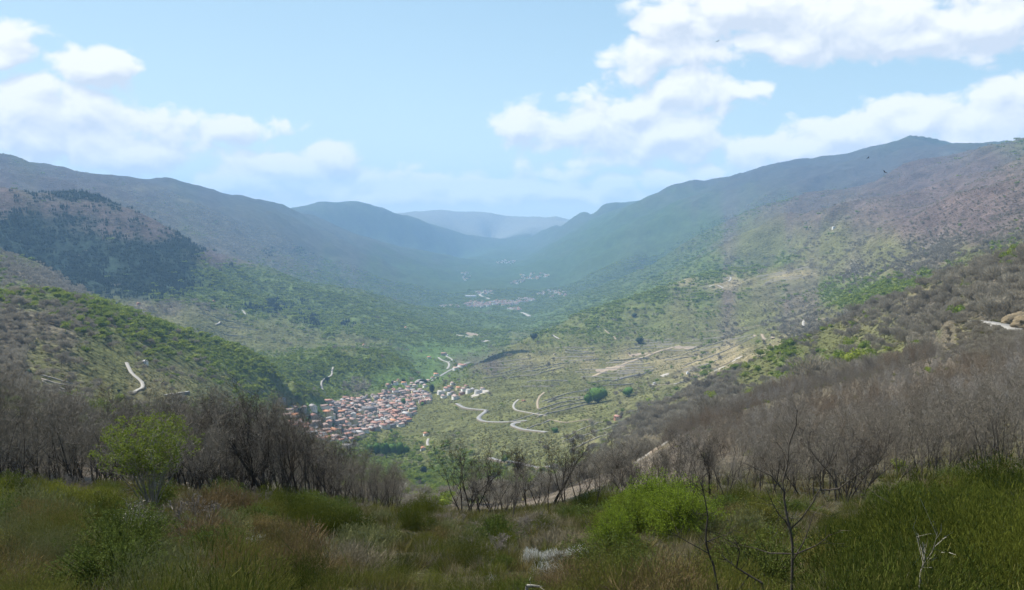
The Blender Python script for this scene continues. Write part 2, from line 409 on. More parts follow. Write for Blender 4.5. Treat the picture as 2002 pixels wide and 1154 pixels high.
# grid: azimuth columns, log-distance rows
AZ_CORE = 35.0
core = np.linspace(-R(AZ_CORE), R(AZ_CORE), 860)
lft = -R(180) + (R(180) - R(AZ_CORE)) * (np.linspace(0, 1, 40) ** .6)
AZ = np.concatenate([lft[:-1], core, -lft[::-1][1:]])
LD = np.concatenate([np.linspace(math.log(2.0), math.log(180), 110, endpoint=False),
                     np.linspace(math.log(180), math.log(700), 120, endpoint=False),
                     np.linspace(math.log(700), math.log(7500), 370, endpoint=False),
                     np.linspace(math.log(7500), math.log(22500), 130)])
def road_bench():
    out = []
    for px, py, dd in [(1896, 629, 492), (1912, 629.5, 486), (1930, 631, 476), (1948, 635, 462), (1966, 641, 446), (1984, 648, 430), (2010, 656, 414), (2050, 664, 400), (2100, 670, 388)]:
        a, t = pix_azt(px, py); out.append((math.sin(a) * dd, math.cos(a) * dd, float(t) * dd))
    return np.array(out)
def build_heights():
    ca = np.linspace(-R(38), R(38), 260); cl = np.linspace(LD[0], LD[-1], 420)
    Gt = rbf_eval(*np.meshgrid(ca, cl, indexing='ij'))
    azc = np.clip(AZ, -R(38), R(38))
    fi = (azc - ca[0]) / (ca[1] - ca[0]); fj = (LD - cl[0]) / (cl[1] - cl[0])
    i0 = np.clip(fi.astype(int), 0, 258); j0 = np.clip(fj.astype(int), 0, 418)
    u = np.clip(fi - i0, 0, 1)[:, None]; v = np.clip(fj - j0, 0, 1)[None]
    g = lambda i, j: Gt[np.ix_(i, j)]
    T = (g(i0, j0) * (1 - u) + g(i0 + 1, j0) * u) * (1 - v) + (g(i0, j0 + 1) * (1 - u) + g(i0 + 1, j0 + 1) * u) * v
    # behind the camera both sides meet
    e = .5 * (T[np.argmin(np.abs(AZ + R(38)))] + T[np.argmin(np.abs(AZ - R(38)))])
    wb = np.clip((np.abs(AZ) - R(45)) / R(110), 0, 1)[:, None]
    wb = wb * wb * (3 - 2 * wb)
    T = T * (1 - wb) + e[None] * wb
    d = np.exp(LD)[None]
    X = np.sin(AZ)[:, None] * d; Y = np.cos(AZ)[:, None] * d
    Z = T * d
    # relief: gullies and knolls, never much larger than the place it stands in
    nz = np.zeros_like(Z)
    for lam, amp, off in ((1700, 80, 0), (760, 46, 31), (340, 23, 57), (150, 8.5, 83), (62, 2.0, 101), (26, .7, 140), (9, .28, 160), (3.5, .10, 190)):
        wgt = np.clip((d / lam - 2.6) / 3.0, 0, 1) if lam > 100 else np.clip((d / lam - 1.6) / 2.5, 0, 1)
        if lam < 100: wgt = wgt * np.clip(1.6 - d / (lam * 120), 0, 1)
        # gullies run down the slopes: ridged noise
        p = perlin(X / lam + off + .3 * perlin(X / lam * .7 + 9, Y / lam * .7), Y / lam - off)
        q = (.27 - np.abs(p)) if lam > 100 else p
        nz += wgt * amp * q * np.where(d > 12000, .6, 1)
    # spurs and side valleys: crests that run down from the flanks to the valley axis
    side = X + .03 * Y
    fs = np.clip((np.abs(side) - 260) / 900, 0, 1) * np.clip((d - 1700) / 1500, 0, 1)
    sgn = np.sign(side)
    for lam, amp, off in ((1150, 130, 3), (520, 68, 40), (240, 30, 77)):
        wx = .55 * perlin(X / 1500 + off, Y / 1500) + .2 * perlin(X / 420 + off, Y / 420 + 4)
        q = perlin(Y / lam + wx * 1.3 - np.abs(side) / (lam * 2.2) + off, X / (lam * 4.5) + sgn * 7.7 + off)
        nz += fs * amp * (.27 - np.abs(q)) * np.clip(d / 5000, .45, 1.0) * np.clip(1.25 - d / 14000, .5, 1)
    # valley floor and village stay smooth
    def flat(px, py, dd, ra, rd):
        a, t = pix_azt(px, py)
        return np.exp(-((AZ[:, None] - a) / (ra / F)) ** 2 - ((LD[None] - math.log(dd)) / rd) ** 2)
    fl = np.maximum.reduce([flat(700, 815, 2060, 150, .14), flat(880, 760, 2500, 110, .12), flat(900, 700, 3500, 90, .15), flat(980, 600, 6400, 110, .15), flat(970, 840, 1750, 90, .2)])
    nz *= 1 - .88 * np.clip(fl * 1.4, 0, 1)
    Z = Z + nz
    # the bench that carries the hillside road on the right
    RP = road_bench()
    near = (d > 330) & (d < 560) & (AZ[:, None] > .40) & (AZ[:, None] < .75)
    xi, yi = X[near], Y[near]
    best = np.full(len(xi), 1e9); zb = np.zeros(len(xi))
    for a, b in zip(RP[:-1], RP[1:]):
        ab = b - a; t = np.clip(((xi - a[0]) * ab[0] + (yi - a[1]) * ab[1]) / (ab[0] ** 2 + ab[1] ** 2), 0, 1)
        dd = np.hypot(xi - a[0] - t * ab[0], yi - a[1] - t * ab[1]); m = dd < best
        best[m] = dd[m]; zb[m] = (a[2] + t * ab[2])[m]
    w = np.clip((22 - best) / 13, 0, 1); w = w * w * (3 - 2 * w)
    Z[near] = Z[near] * (1 - w) + zb * w
    return X, Y, Z
GX, GY, GZ = build_heights()
_d = np.exp(LD)

def H(x, y):
    """ground height of the built mesh at x, y"""
    x = np.asarray(x, float); y = np.asarray(y, float)
    a = np.arctan2(x, y); l = np.log(np.maximum(np.hypot(x, y), 2.01))
    i = np.clip(np.searchsorted(AZ, a) - 1, 0, len(AZ) - 2); j = np.clip(np.searchsorted(LD, l) - 1, 0, len(LD) - 2)
    u = (a - AZ[i]) / (AZ[i + 1] - AZ[i]); 
    dd = np.exp(l); v = np.clip((dd - _d[j]) / (_d[j + 1] - _d[j]), 0, 1)
    return (GZ[i, j] * (1 - u) + GZ[i + 1, j] * u) * (1 - v) + (GZ[i, j + 1] * (1 - u) + GZ[i + 1, j + 1] * u) * v

def hit(px, py, dmin=3.0, dmax=22000.0, n=3000):
    """first point of the ground seen through pixel px, py beyond dmin"""
    px = np.atleast_1d(np.asarray(px, float)); py = np.atleast_1d(np.asarray(py, float))
    a, t = pix_azt(px, py)
    ds = np.exp(np.linspace(math.log(dmin), math.log(dmax), n))
    x = np.sin(a)[:, None] * ds; y = np.cos(a)[:, None] * ds
    below = H(x, y) > t[:, None] * ds
    ok = below.any(1); k = np.argmax(below, 1)
    d = np.where(ok, ds[k], np.nan)
    # refine
    lo = ds[np.maximum(k - 1, 0)]; hi = ds[k]
    for _ in range(12):
        m = .5 * (lo + hi)
        b = H(np.sin(a) * m, np.cos(a) * m) > t * m
        hi = np.where(b, m, hi); lo = np.where(b, lo, m)
    d = np.where(ok, hi, np.nan)
    return np.sin(a) * d, np.cos(a) * d, t * d, d

# which vertices can be seen (for placing the woodland): horizon test along each azimuth
TT = GZ / _d[None]
RUNMAX = np.maximum.accumulate(TT, axis=1)
VIS = TT >= RUNMAX - .006
def visible(x, y, margin=.006):
    a = np.arctan2(x, y); l = np.log(np.hypot(x, y))
    i = np.clip(np.searchsorted(AZ, a) - 1, 0, len(AZ) - 2); j = np.clip(np.searchsorted(LD, l) - 1, 1, len(LD) - 2)
    return H(x, y) / np.hypot(x, y) > RUNMAX[i, j - 1] - margin
# ------------------------------------------------------------------ land cover
CLS = ['bare', 'green', 'pine', 'scrub', 'tan', 'meadow', 'heath', 'rock']
ALB = np.array([(.140,.118,.088), (.090,.125,.030), (.018,.036,.026), (.108,.112,.040), (.235,.195,.110), (.080,.130,.030), (.105,.078,.070), (.36,.34,.31)])
# class, px, py, half width, half height (px), nearest, farthest (m), weight
COVER = [
 # left range
 ('heath',200,360,500,40,5400,12000,1.0), ('bare',500,480,400,70,5400,12000,.9), ('green',750,540,260,50,5400,12000,.9), ('tan',290,372,60,6,5400,12000,.7), ('tan',380,398,40,5,5400,12000,.6), ('pine',640,490,120,10,5400,12000,.7), ('pine',820,510,90,8,5400,12000,.6), ('green',330,460,120,20,5400,12000,.5),
 # left hill
 ('heath',60,400,160,30,2200,5500,1.2), ('heath',330,450,150,26,2200,5500,1.5), ('heath',200,440,90,26,2200,5500,1.2), ('heath',440,505,90,18,2200,5500,1.2), ('pine',150,390,70,12,3900,5500,1.8),('pine',215,405,22,16,3900,5500,1.8),
 ('pine',60,440,90,22,2200,5500,.9), ('pine',130,500,170,60,3200,5500,2.0), ('pine',280,540,110,36,2200,5500,1.7), ('pine',180,440,90,9,2200,5500,1.3), ('pine',20,545,60,34,3250,5500,1.6), ('pine',360,560,60,22,2200,5500,1.2),
 ('pine',300,490,70,10,2200,5500,1.2), ('pine',560,595,60,14,2200,5500,1.6), ('pine',640,628,50,10,2200,5500,1.1),
 ('bare',60,545,90,14,2600,3260,1.8), ('bare',120,580,40,10,2600,3260,1.6),
 ('green',450,545,110,30,2200,5500,1.4), ('green',600,580,130,32,2200,5500,1.5), ('green',760,620,160,30,2200,5500,1.7), ('green',900,645,130,22,2200,5500,1.5), ('green',380,580,60,16,2200,5500,1.2),
 ('scrub',430,640,160,40,2200,5500,1.7), ('tan',400,640,120,26,2200,5500,.75), ('bare',350,610,80,16,2200,5500,1.0), ('scrub',620,670,100,22,2200,5500,1.4), ('scrub',320,650,100,20,2200,5500,1.0),
 # wooded spur above the village
 ('green',660,715,150,34,2200,3300,1.9), ('bare',700,745,30,12,2200,3300,1.0), ('pine',600,730,40,16,2200,3300,.8),
 # valley floor
 ('meadow',860,690,90,30,2300,4200,1.5), ('meadow',780,740,110,18,2200,3500,1.5), ('green',870,665,90,16,3000,6000,1.3), ('meadow',980,610,150,30,4800,9000,1.1), ('green',950,560,200,60,6000,15000,.9),
 # near left hill
 ('bare',100,640,140,45,500,2200,1.2), ('bare',60,720,180,60,500,2200,1.0), ('green',260,640,100,34,500,2200,1.8), ('green',450,700,130,38,500,2200,2.4), ('green',100,595,90,18,500,2200,1.4), ('scrub',200,690,150,40,500,2200,1.0), ('scrub',250,730,200,50,500,2200,1.4), ('tan',300,750,120,36,500,2200,.8),
 ('scrub',470,750,130,34,500,2200,1.2), ('green',560,760,60,26,500,2300,1.1), ('bare',380,730,60,20,500,2200,.8), ('meadow',190,700,60,30,500,2200,.5),
 # round the village
 ('meadow',640,790,60,12,1500,2600,1.0), ('scrub',860,830,120,36,1100,2600,1.6), ('green',780,880,90,30,1000,2000,1.3), ('scrub',900,880,130,40,900,2000,1.4), ('green',870,930,120,24,900,2000,1.4), ('tan',960,880,90,30,900,2000,.5),
 # terraced spur
 ('heath',950,715,110,22,2300,4500,1.2), ('tan',1100,700,120,26,1500,4500,.8), ('tan',1300,715,190,40,1500,4500,.85), ('scrub',1080,740,160,46,1500,4500,1.3), ('scrub',1180,650,200,40,1500,4500,1.5), ('green',1200,640,140,26,1500,4500,1.2), ('scrub',1350,620,200,40,1500,4500,1.2),
 ('heath',1450,600,160,40,1500,4500,1.1), ('tan',1380,552,110,14,2500,4500,1.0), ('tan',1530,540,60,8,2500,4500,1.0), ('tan',1100,790,140,36,1100,2400,.75), ('scrub',1100,820,190,60,900,2400,1.6), ('tan',1150,860,140,26,900,2400,.8), ('scrub',1060,900,160,36,900,2400,1.0),
 ('tan',1440,690,90,30,1500,4500,1.0), ('meadow',1150,760,60,20,1500,4500,.4), ('green',1250,590,170,26,3000,6500,1.5), ('green',1130,600,130,30,3500,6500,1.6), ('bare',1500,640,120,20,1500,4500,.9),
 # right slopes
 ('heath',1750,430,300,50,2200,6500,1.6), ('heath',1900,360,250,50,2200,6500,1.5), ('scrub',1560,480,200,50,2200,6500,1.0), ('green',1400,520,170,30,3600,6500,1.1), ('rock',1920,350,50,16,3600,6500,.55), ('rock',1790,410,40,10,3600,6500,.3), ('bare',1700,500,220,50,2000,6500,1.1), ('scrub',1800,500,180,30,1600,5000,.8), ('green',1700,570,120,26,1500,3600,.9), ('green',1640,590,60,18,1500,3600,.9),
 ('heath',1650,340,300,50,6000,12000,1.2), ('green',1350,430,220,50,6000,12000,.9), ('rock',1850,300,70,8,6000,12000,.25), ('green',1200,520,160,60,6000,12000,1.0), ('bare',1450,400,200,30,5000,12000,.8),
 # near right hill
 ('scrub',1800,560,160,18,600,1400,1.3), ('tan',1780,570,110,9,600,1400,.8), ('bare',1800,640,300,60,550,1400,1.1), ('scrub',1700,680,250,60,450,1400,1.5), ('green',1560,720,200,60,450,1400,.9), ('bare',1400,790,260,60,350,1400,1.5), ('scrub',1450,760,200,50,350,1400,1.0), ('bare',1960,560,90,30,500,1400,1.2), ('meadow',1830,650,30,10,500,1400,.8),
 ('bare',1600,850,600,150,130,480,2.4), ('tan',1270,890,70,26,330,900,1.8), ('bare',1980,700,200,100,130,520,1.6),
 ('heath',600,900,3000,300,60,500,.5), ('bare',300,880,700,80,70,500,1.2),
]
def cover(x, y, z=None):
    if z is None: z = H(x, y)
    d = np.hypot(x, y)
    px, py = project(x, y, z)
    s = np.clip(d, 60, 9000)
    wx = 55 * fbm(x / (s * .10) + 3, y / (s * .10), 3) ; wy = 22 * fbm(x / (s * .12) - 8, y / (s * .12) + 5, 3)
    px = px + wx; py = py + wy
    Wt = {c: np.full(x.shape, .0) for c in CLS}
    Wt['scrub'] += .22; Wt['bare'] += .16; Wt['green'] += .12; Wt['heath'] += .08
    for c, bx, by, rx, ry, d0, d1, w in COVER:
        m = (d > d0 * .97) & (d < d1 * 1.03)
        e = np.zeros(x.shape)
        q = ((px[m] - bx) / rx) ** 2 + ((py[m] - by) / ry) ** 2
        e[m] = np.exp(-q * .9) * w
        Wt[c] += e
    A = np.stack([Wt[c] for c in CLS], -1)
    # patchiness: each class gets its own noise
    for i in range(len(CLS)):
        n = fbm(x / (s * .028) + 31 * i, y / (s * .028) - 13 * i, 4)
        A[..., i] *= np.exp(1.5 * n)
    A = A ** 2.1
    A /= A.sum(-1, keepdims=True)
    return A

def ground_colour(x, y, z):
    A = cover(x, y, z)
    colr = A @ ALB
    d = np.hypot(x, y)
    n1 = fbm(x / 70, y / 70, 4); n2 = fbm(x / 9 + 5, y / 9, 3)
    colr = colr * (1 + .5 * n1 + .4 * n2 * (d < 4000))[..., None]
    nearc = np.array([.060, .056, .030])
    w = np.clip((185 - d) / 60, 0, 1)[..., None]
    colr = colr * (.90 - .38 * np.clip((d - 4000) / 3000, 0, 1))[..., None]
    fb = np.clip((d - 6500) / 2500, 0, 1)[..., None]; colr = colr * (1 - fb) + colr * np.array([.72, .92, .95]) * fb  # distant ground tinted bluer: the blue of the air put into its colour
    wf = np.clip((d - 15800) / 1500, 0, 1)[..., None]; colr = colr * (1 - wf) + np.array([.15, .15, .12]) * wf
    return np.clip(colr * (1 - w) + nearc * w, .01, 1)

# ------------------------------------------------------------------ materials
def mat(name, rough=.9, spec=.15):
    m = bpy.data.materials.new(name); m.use_nodes = True
    N, L = nt_new(m.node_tree)
    o = N('ShaderNodeOutputMaterial'); b = N('ShaderNodeBsdfPrincipled')
    b.inputs['Roughness'].default_value = rough
    b.inputs['Specular IOR Level'].default_value = spec
    L(b.outputs[0], o.inputs[0])
    return m, N, L, b, o

def mat_plain(name, c, rough=.85, var=.25, scale=.4):
    m, N, L, b, o = mat(name, rough, .2)
    geo = N('ShaderNodeNewGeometry')
    n = N('ShaderNodeTexNoise'); n.inputs['Scale'].default_value = scale; n.inputs['Detail'].default_value = 5
    L(geo.outputs['Position'], n.inputs['Vector'])
    s = math_node(N, L, 'MULTIPLY_ADD', n.outputs['Fac'], 2 * var, 1 - var)
    vm = N('ShaderNodeVectorMath', operation='SCALE'); vm.inputs[0].default_value = c; L(s, vm.inputs['Scale'])
    L(vm.outputs[0], b.inputs['Base Color'])
    return m
def mat_ground():
    m, N, L, b, o = mat('hillside_ground', .95, .05)
    at = N('ShaderNodeAttribute'); at.attribute_name = 'col'
    geo = N('ShaderNodeNewGeometry')
    def noise(scale, det, rough=.6):
        n = N('ShaderNodeTexNoise'); n.inputs['Scale'].default_value = scale; n.inputs['Detail'].default_value = det; n.inputs['Roughness'].default_value = rough
        L(geo.outputs['Position'], n.inputs['Vector']); return n.outputs['Fac']
    a = noise(.16, 5, .7); c = noise(.022, 6, .7); e = noise(1.6, 3)
    s = math_node(N, L, 'MULTIPLY_ADD', a, 1.5, .25)
    s2 = math_node(N, L, 'MULTIPLY_ADD', c, 1.6, .2)
    s3 = math_node(N, L, 'MULTIPLY_ADD', e, .7, .65)
    s = math_node(N, L, 'MULTIPLY', s, s2); s = math_node(N, L, 'MULTIPLY', s, s3)
    vm = N('ShaderNodeVectorMath', operation='SCALE'); L(at.outputs['Color'], vm.inputs[0]); L(s, vm.inputs['Scale'])
    L(vm.outputs[0], b.inputs['Base Color'])
    # crowns and bushes too far off to be built: relief
    vor = N('ShaderNodeTexVoronoi'); vor.inputs['Scale'].default_value = .085; L(geo.outputs['Position'], vor.inputs['Vector'])
    hn = math_node(N, L, 'MULTIPLY_ADD', vor.outputs['Distance'], -.55, c)
    hn = math_node(N, L, 'ADD', hn, math_node(N, L, 'MULTIPLY', a, .5))
    bp = N('ShaderNodeBump'); bp.inputs['Strength'].default_value = .9; bp.inputs['Distance'].default_value = 9.0
    L(hn, bp.inputs['Height']); L(bp.outputs[0], b.inputs['Normal'])
    return m

def build_ground():
    na, nl = GX.shape
    idx = np.arange(na * nl).reshape(na, nl)
    q = np.stack([idx[:-1, :-1], idx[1:, :-1], idx[1:, 1:], idx[:-1, 1:]], -1).reshape(-1, 4)
    # close the ring behind the camera
    q2 = np.stack([idx[-1, :-1], idx[0, :-1], idx[0, 1:], idx[-1, 1:]], -1).reshape(-1, 4)
    # centre cap
    V = np.stack([GX, GY, GZ], -1).reshape(-1, 3)
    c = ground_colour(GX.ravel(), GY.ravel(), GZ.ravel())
    V = np.concatenate([V, [[0, 0, GZ[:, 0].mean() + .15]]]); c = np.concatenate([c, c[:1]])
    cap = np.stack([idx[:, 0], np.roll(idx[:, 0], -1), np.full(na, na * nl), np.full(na, na * nl)], -1)
    Fq = np.concatenate([q, q2])[:, ::-1]
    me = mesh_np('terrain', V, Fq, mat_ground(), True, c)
    o = link('terrain', me); tag(o, kind='structure')
    # cap as its own little fan joined in the same sheet would need triangles: a small ground disc under the viewer
    t3 = np.stack([np.full(na, na * nl), np.roll(idx[:, 0], -1), idx[:, 0]], -1)
    used = np.concatenate([idx[:, 0], [na * nl]])
    rm = {int(v): i for i, v in enumerate(used)}
    f3 = np.vectorize(rm.get)(t3)
    m2 = mesh_np('ground', V[used], f3[:, ::-1] * 1, me.materials[0], True, c[used])
    g = link('ground', m2); tag(g, kind='structure')
build_ground()

# ------------------------------------------------------------------ air
def build_haze():
    m = bpy.data.materials.new('valley_haze'); m.use_nodes = True
    N, L = nt_new(m.node_tree)
    o = N('ShaderNodeOutputMaterial'); v = N('ShaderNodeVolumePrincipled')
    v.inputs['Color'].default_value = (.375, .64, 1.0, 1)
    v.inputs['Density'].default_value = 5.4e-5
    v.inputs['Anisotropy'].default_value = 0.0
    L(v.outputs[0], o.inputs['Volume'])
    z0 = float(GZ.min()) - 1.0; z1 = float(max(GZ.max(), 2)) + 12
    X = 23200.0
    V = [(-X,-X,z0),(X,-X,z0),(X,X,z0),(-X,X,z0),(-X,-X,z1),(X,-X,z1),(X,X,z1),(-X,X,z1)]
    Fq = [(0,3,2,1),(4,5,6,7),(0,1,5,4),(1,2,6,5),(2,3,7,6),(3,0,4,7)]
    h = link('haze', mesh_np('haze', V, Fq, m)); tag(h, kind='stuff')
    return z1
HAZE_TOP = build_haze()
print('haze top', HAZE_TOP)

# ------------------------------------------------------------------ unseen clouds added overhead to throw shade on parts of the land
def mat_shade_cloud():
    m, N, L, b, o = mat('shade_cloud_white', 1, 0)
    b.inputs['Base Color'].default_value = (.85, .86, .88, 1)
    return m
M_SHADE_CLOUD = mat_shade_cloud()
def ico_sphere(sub=2):
    import bmesh
    bm = bmesh.new(); bmesh.ops.create_icosphere(bm, subdivisions=sub, radius=1)
    V = np.array([v.co[:] for v in bm.verts]); Fc = np.array([[v.index for v in f.verts] for f in bm.faces]); bm.free()
    return V, Fc
def shade_cloud(px, py, d, alt, puffs, seed):
    """an unseen cumulus added so that the sun throws its shade on the ground seen at px, py, d metres off"""
    a, t = pix_azt(px, py)
    tx, ty, tz = math.sin(a) * d, math.cos(a) * d, float(t) * d
    k = (alt - tz) / sun_dir[2]
    cx, cy_, = tx + sun_dir[0] * k, ty + sun_dir[1] * k
    rs = np.random.RandomState(seed)
    Vs, Fs, n = [], [], 0
    V0, F0 = ico_sphere(2)
    for (ox, oy, r) in puffs:
        for j in range(9):
            an = rs.rand() * 6.28; rr = r * rs.uniform(.25, .6); off = r * rs.uniform(.4, 1.05) if j else 0
            if j == 0: rr = r * .8
            V = V0 * rr
            nn = fbm(V0[:, 0] * 1.7 + ox * .01 + j * 7, V0[:, 1] * 1.7 + V0[:, 2] * 1.3, 4)
            V = V * (1 + .35 * nn)[:, None]
            V[:, 2] = np.where(V[:, 2] < 0, V[:, 2] * .25, V[:, 2] * .6)
            V = V + np.array([cx + ox + off * math.cos(an), cy_ + oy + off * math.sin(an), alt + rr * .1])
            Vs.append(V); Fs.append(F0 + n); n += len(V)
    return np.concatenate(Vs), np.concatenate(Fs)
SHADES = [
 # px, py, distance, altitude, puffs (dx, dy, r)
 (300, 900, 260, 1250, [(-90, 60, 75), (10, 70, 85), (30, -30, 60), (-40, -40, 55), (70, -62, 38), (95, -80, 26), (20, -85, 34), (-20, -95, 28), (60, -100, 22), (60, 20, 50)], 7),
 (930, 722, 2800, 1500, [(-110, 30, 50), (-50, 10, 70), (20, 0, 70), (90, -20, 60), (150, -30, 45)], 6),
]
for i, s in enumerate(SHADES):
    V, Fc = shade_cloud(*s)
    cl = link('cloud', mesh_np('cloud', V, Fc, M_SHADE_CLOUD, True)); tag(cl, kind='structure')  # out of view, added only for the shade it casts
# ------------------------------------------------------------------ plant building blocks
def norm(v):
    return v / (np.linalg.norm(v) + 1e-9)

def tubes(segs, sides=3):
    """segs: list of (p0, p1, r0, r1); thin ones become two-sided blades"""
    P0 = np.array([s[0] for s in segs]); P1 = np.array([s[1] for s in segs])
    r0 = np.array([s[2] for s in segs])[:, None]; r1 = np.array([s[3] for s in segs])[:, None]
    d = P1 - P0; d /= np.linalg.norm(d, axis=1)[:, None] + 1e-9
    ref = np.where(np.abs(d[:, 2:3]) > .9, np.array([[1., 0, 0]]), np.array([[0, 0, 1.]]))
    u = np.cross(d, ref); u /= np.linalg.norm(u, axis=1)[:, None] + 1e-9
    v = np.cross(d, u)
    n = len(segs); Vs = []
    for k in range(sides):
        a = 2 * math.pi * k / sides
        o = u * math.cos(a) + v * math.sin(a)
        Vs.append(P0 + o * r0); Vs.append(P1 + o * r1)
    V = np.stack(Vs, 1).reshape(-1, 3)
    b = np.arange(n)[:, None] * (2 * sides)
    Fs = []
    for k in range(sides):
        k2 = (k + 1) % sides
        Fs.append(np.concatenate([b + 2 * k, b + 2 * k + 1, b + 2 * k2 + 1, b + 2 * k2], 1))
    return V, np.concatenate(Fs)

def blades(P0, P1, w, rs, taper=.3):
    """flat ribbons from P0 to P1 (arrays) of width w"""
    d = P1 - P0
    rnd = rs.normal(size=P0.shape)
    u = np.cross(d, rnd); u /= np.linalg.norm(u, axis=1)[:, None] + 1e-9
    w = np.broadcast_to(np.asarray(w, float), (len(P0),))[:, None]
    V = np.stack([P0 - u * w / 2, P0 + u * w / 2, P1 + u * w / 2 * taper, P1 - u * w / 2 * taper], 1).reshape(-1, 3)
    return V, np.arange(len(P0) * 4).reshape(-1, 4)

def leaves(C, size, rs, up=.3):
    """leaf-sized quads at centres C"""
    n = len(C)
    a = rs.normal(size=(n, 3)); a /= np.linalg.norm(a, axis=1)[:, None]
    b = rs.normal(size=(n, 3)); b[:, 2] *= (1 - up); b = np.cross(a, b); b /= np.linalg.norm(b, axis=1)[:, None] + 1e-9
    s = (np.asarray(size) * rs.uniform(.6, 1.3, n))[:, None]
    V = np.stack([C - a * s, C - b * s * .6, C + a * s, C + b * s * .6], 1).reshape(-1, 3)
    return V, np.arange(n * 4).reshape(-1, 4)

def join(parts):
    Vs, Fs, n = [], [], 0
    for V, Fc in parts:
        Vs.append(V); Fs.append(Fc + n); n += len(V)
    return np.concatenate(Vs), np.concatenate(Fs)

def grow(rs, h, lean=.12, spread=.55, n_limb=9, twigs=3, r=.11, start=.22, up=.55, multi=1, crook=.16, fork=.0, depth=3):
    """a leafless tree: thick segments (trunk, limbs) and thin twigs. returns segs, twig (P0,P1), tips"""
    big, t0, t1 = [], [], []
    tips = []
    def branch(p, d, L, rad, lev):
        n = 4 if lev == 0 else 3
        pts = [p]; q = p
        for i in range(n):
            d = norm(d + rs.normal(size=3) * crook * (1 + .5 * lev) + np.array([0, 0, up * .22]))
            q2 = q + d * L / n
            ra = rad * (1 - i / n * .75); rb = rad * (1 - (i + 1) / n * .75)
            if lev <= 1 or (lev == 2 and rad > .010):
                big.append((q, q2, ra, rb))
            else:
                t0.append(q); t1.append(q2)
            q = q2; pts.append(q)
            if lev < depth:
                k = {0: n_limb / n, 1: 2.0, 2: twigs / 2}[lev] if lev < 3 else 1
                if lev == 0 and (i + 1) / n < start + .2: k = 0.4
                m = int(k) + (rs.rand() < k - int(k))
                for _ in range(m):
                    f = rs.rand(); pp = q - d * L / n * f
                    az = rs.rand() * 6.283
                    side = np.array([math.cos(az), math.sin(az), 0])
                    nd = norm(d * (1 - spread) + side * spread + np.array([0, 0, .12]))
                    branch(pp, nd, L * rs.uniform(.38, .62) * (1 - .35 * i / n if lev == 0 else 1), max(rb * .62, .008), lev + 1)
        tips.append(q)
        if lev < depth:
            for _ in range(2):
                az = rs.rand() * 6.283
                nd = norm(d + .5 * np.array([math.cos(az), math.sin(az), .1]))
                branch(q, nd, L * .36, max(rad * .25, .008), lev + 1)
    for s in range(multi):
        az = rs.rand() * 6.283 if multi == 1 else 6.283 * s / multi + rs.rand()
        ln = lean * (1 if multi == 1 else 2.6 * rs.uniform(.4, 1.2))
        d = norm(np.array([math.cos(az) * ln, math.sin(az) * ln, 1]))
        branch(np.array([math.cos(az), math.sin(az), 0]) * (.0 if multi == 1 else r) - np.array([0, 0, .35]), d, h * (.72 if multi == 1 else rs.uniform(.55, .8)), r * (1 if multi == 1 else .7), 0)
    return big, np.array(t0), np.array(t1), np.array(tips)

def mat_plant(name, c1, c2, trans=0.0, tipc=None, rough=.75, var=.3):
    """colour between c1 and c2 by object / instance; blades also differ among themselves"""
    m, N, L, b, o = mat(name, rough, .03)
    oi = N('ShaderNodeObjectInfo')
    geo = N('ShaderNodeNewGeometry')
    mx = N('ShaderNodeMix', data_type='RGBA'); L(oi.outputs['Random'], mx.inputs[0]); mx.inputs[6].default_value = (*c1, 1); mx.inputs[7].default_value = (*c2, 1)
    col = mx.outputs[2]
    r = N('ShaderNodeMapRange'); L(geo.outputs['Random Per Island'], r.inputs[0]); r.inputs[3].default_value = 1 - var; r.inputs[4].default_value = 1 + var
    vm = N('ShaderNodeVectorMath', operation='SCALE'); L(col, vm.inputs[0]); L(r.outputs[0], vm.inputs['Scale'])
    col = vm.outputs[0]
    if tipc is not None:
        at = N('ShaderNodeAttribute'); at.attribute_name = 'col'
        m2 = N('ShaderNodeMix', data_type='RGBA'); L(at.outputs['Fac'], m2.inputs[0]); L(col, m2.inputs[6]); m2.inputs[7].default_value = (*tipc, 1)
        col = m2.outputs[2]
    L(col, b.inputs['Base Color'])
    if trans > 0:
        tr = N('ShaderNodeBsdfTranslucent'); L(col, tr.inputs['Color'])
        ms = N('ShaderNodeMixShader'); ms.inputs[0].default_value = trans
        L(b.outputs[0], ms.inputs[1]); L(tr.outputs[0], ms.inputs[2]); L(ms.outputs[0], o.inputs[0])
    return m

M_BARK = mat_plant('dark_bark', (.034, .029, .024), (.062, .053, .044))
M_TWIG = mat_plant('mauve_twigs', (.130, .112, .086), (.200, .177, .142))
M_BARKG = mat_plant('grey_bark', (.20, .185, .155), (.26, .24, .205))
M_LEAF = mat_plant('spring_leaves', (.060, .105, .018), (.115, .160, .030), .35)
M_BUD = mat_plant('bright_leaves', (.120, .170, .018), (.155, .205, .026), .4, var=.45)

# woodland crowns for the middle distance (one unit = one metre, crown about 8 m wide)
M_CBARE = mat_plant('leafless_crown', (.195, .172, .128), (.305, .275, .210), .3)
M_CGREEN = mat_plant('green_crown', (.135, .190, .024), (.225, .265, .042), .38)
M_CPINE = mat_plant('dark_crown', (.022, .036, .028), (.040, .058, .036))
M_CSCRUB = mat_plant('scrub_crown', (.125, .125, .046), (.240, .222, .095), .2)
M_CDRY = mat_plant('dry_grass_tuft', (.14, .115, .065), (.27, .22, .14))

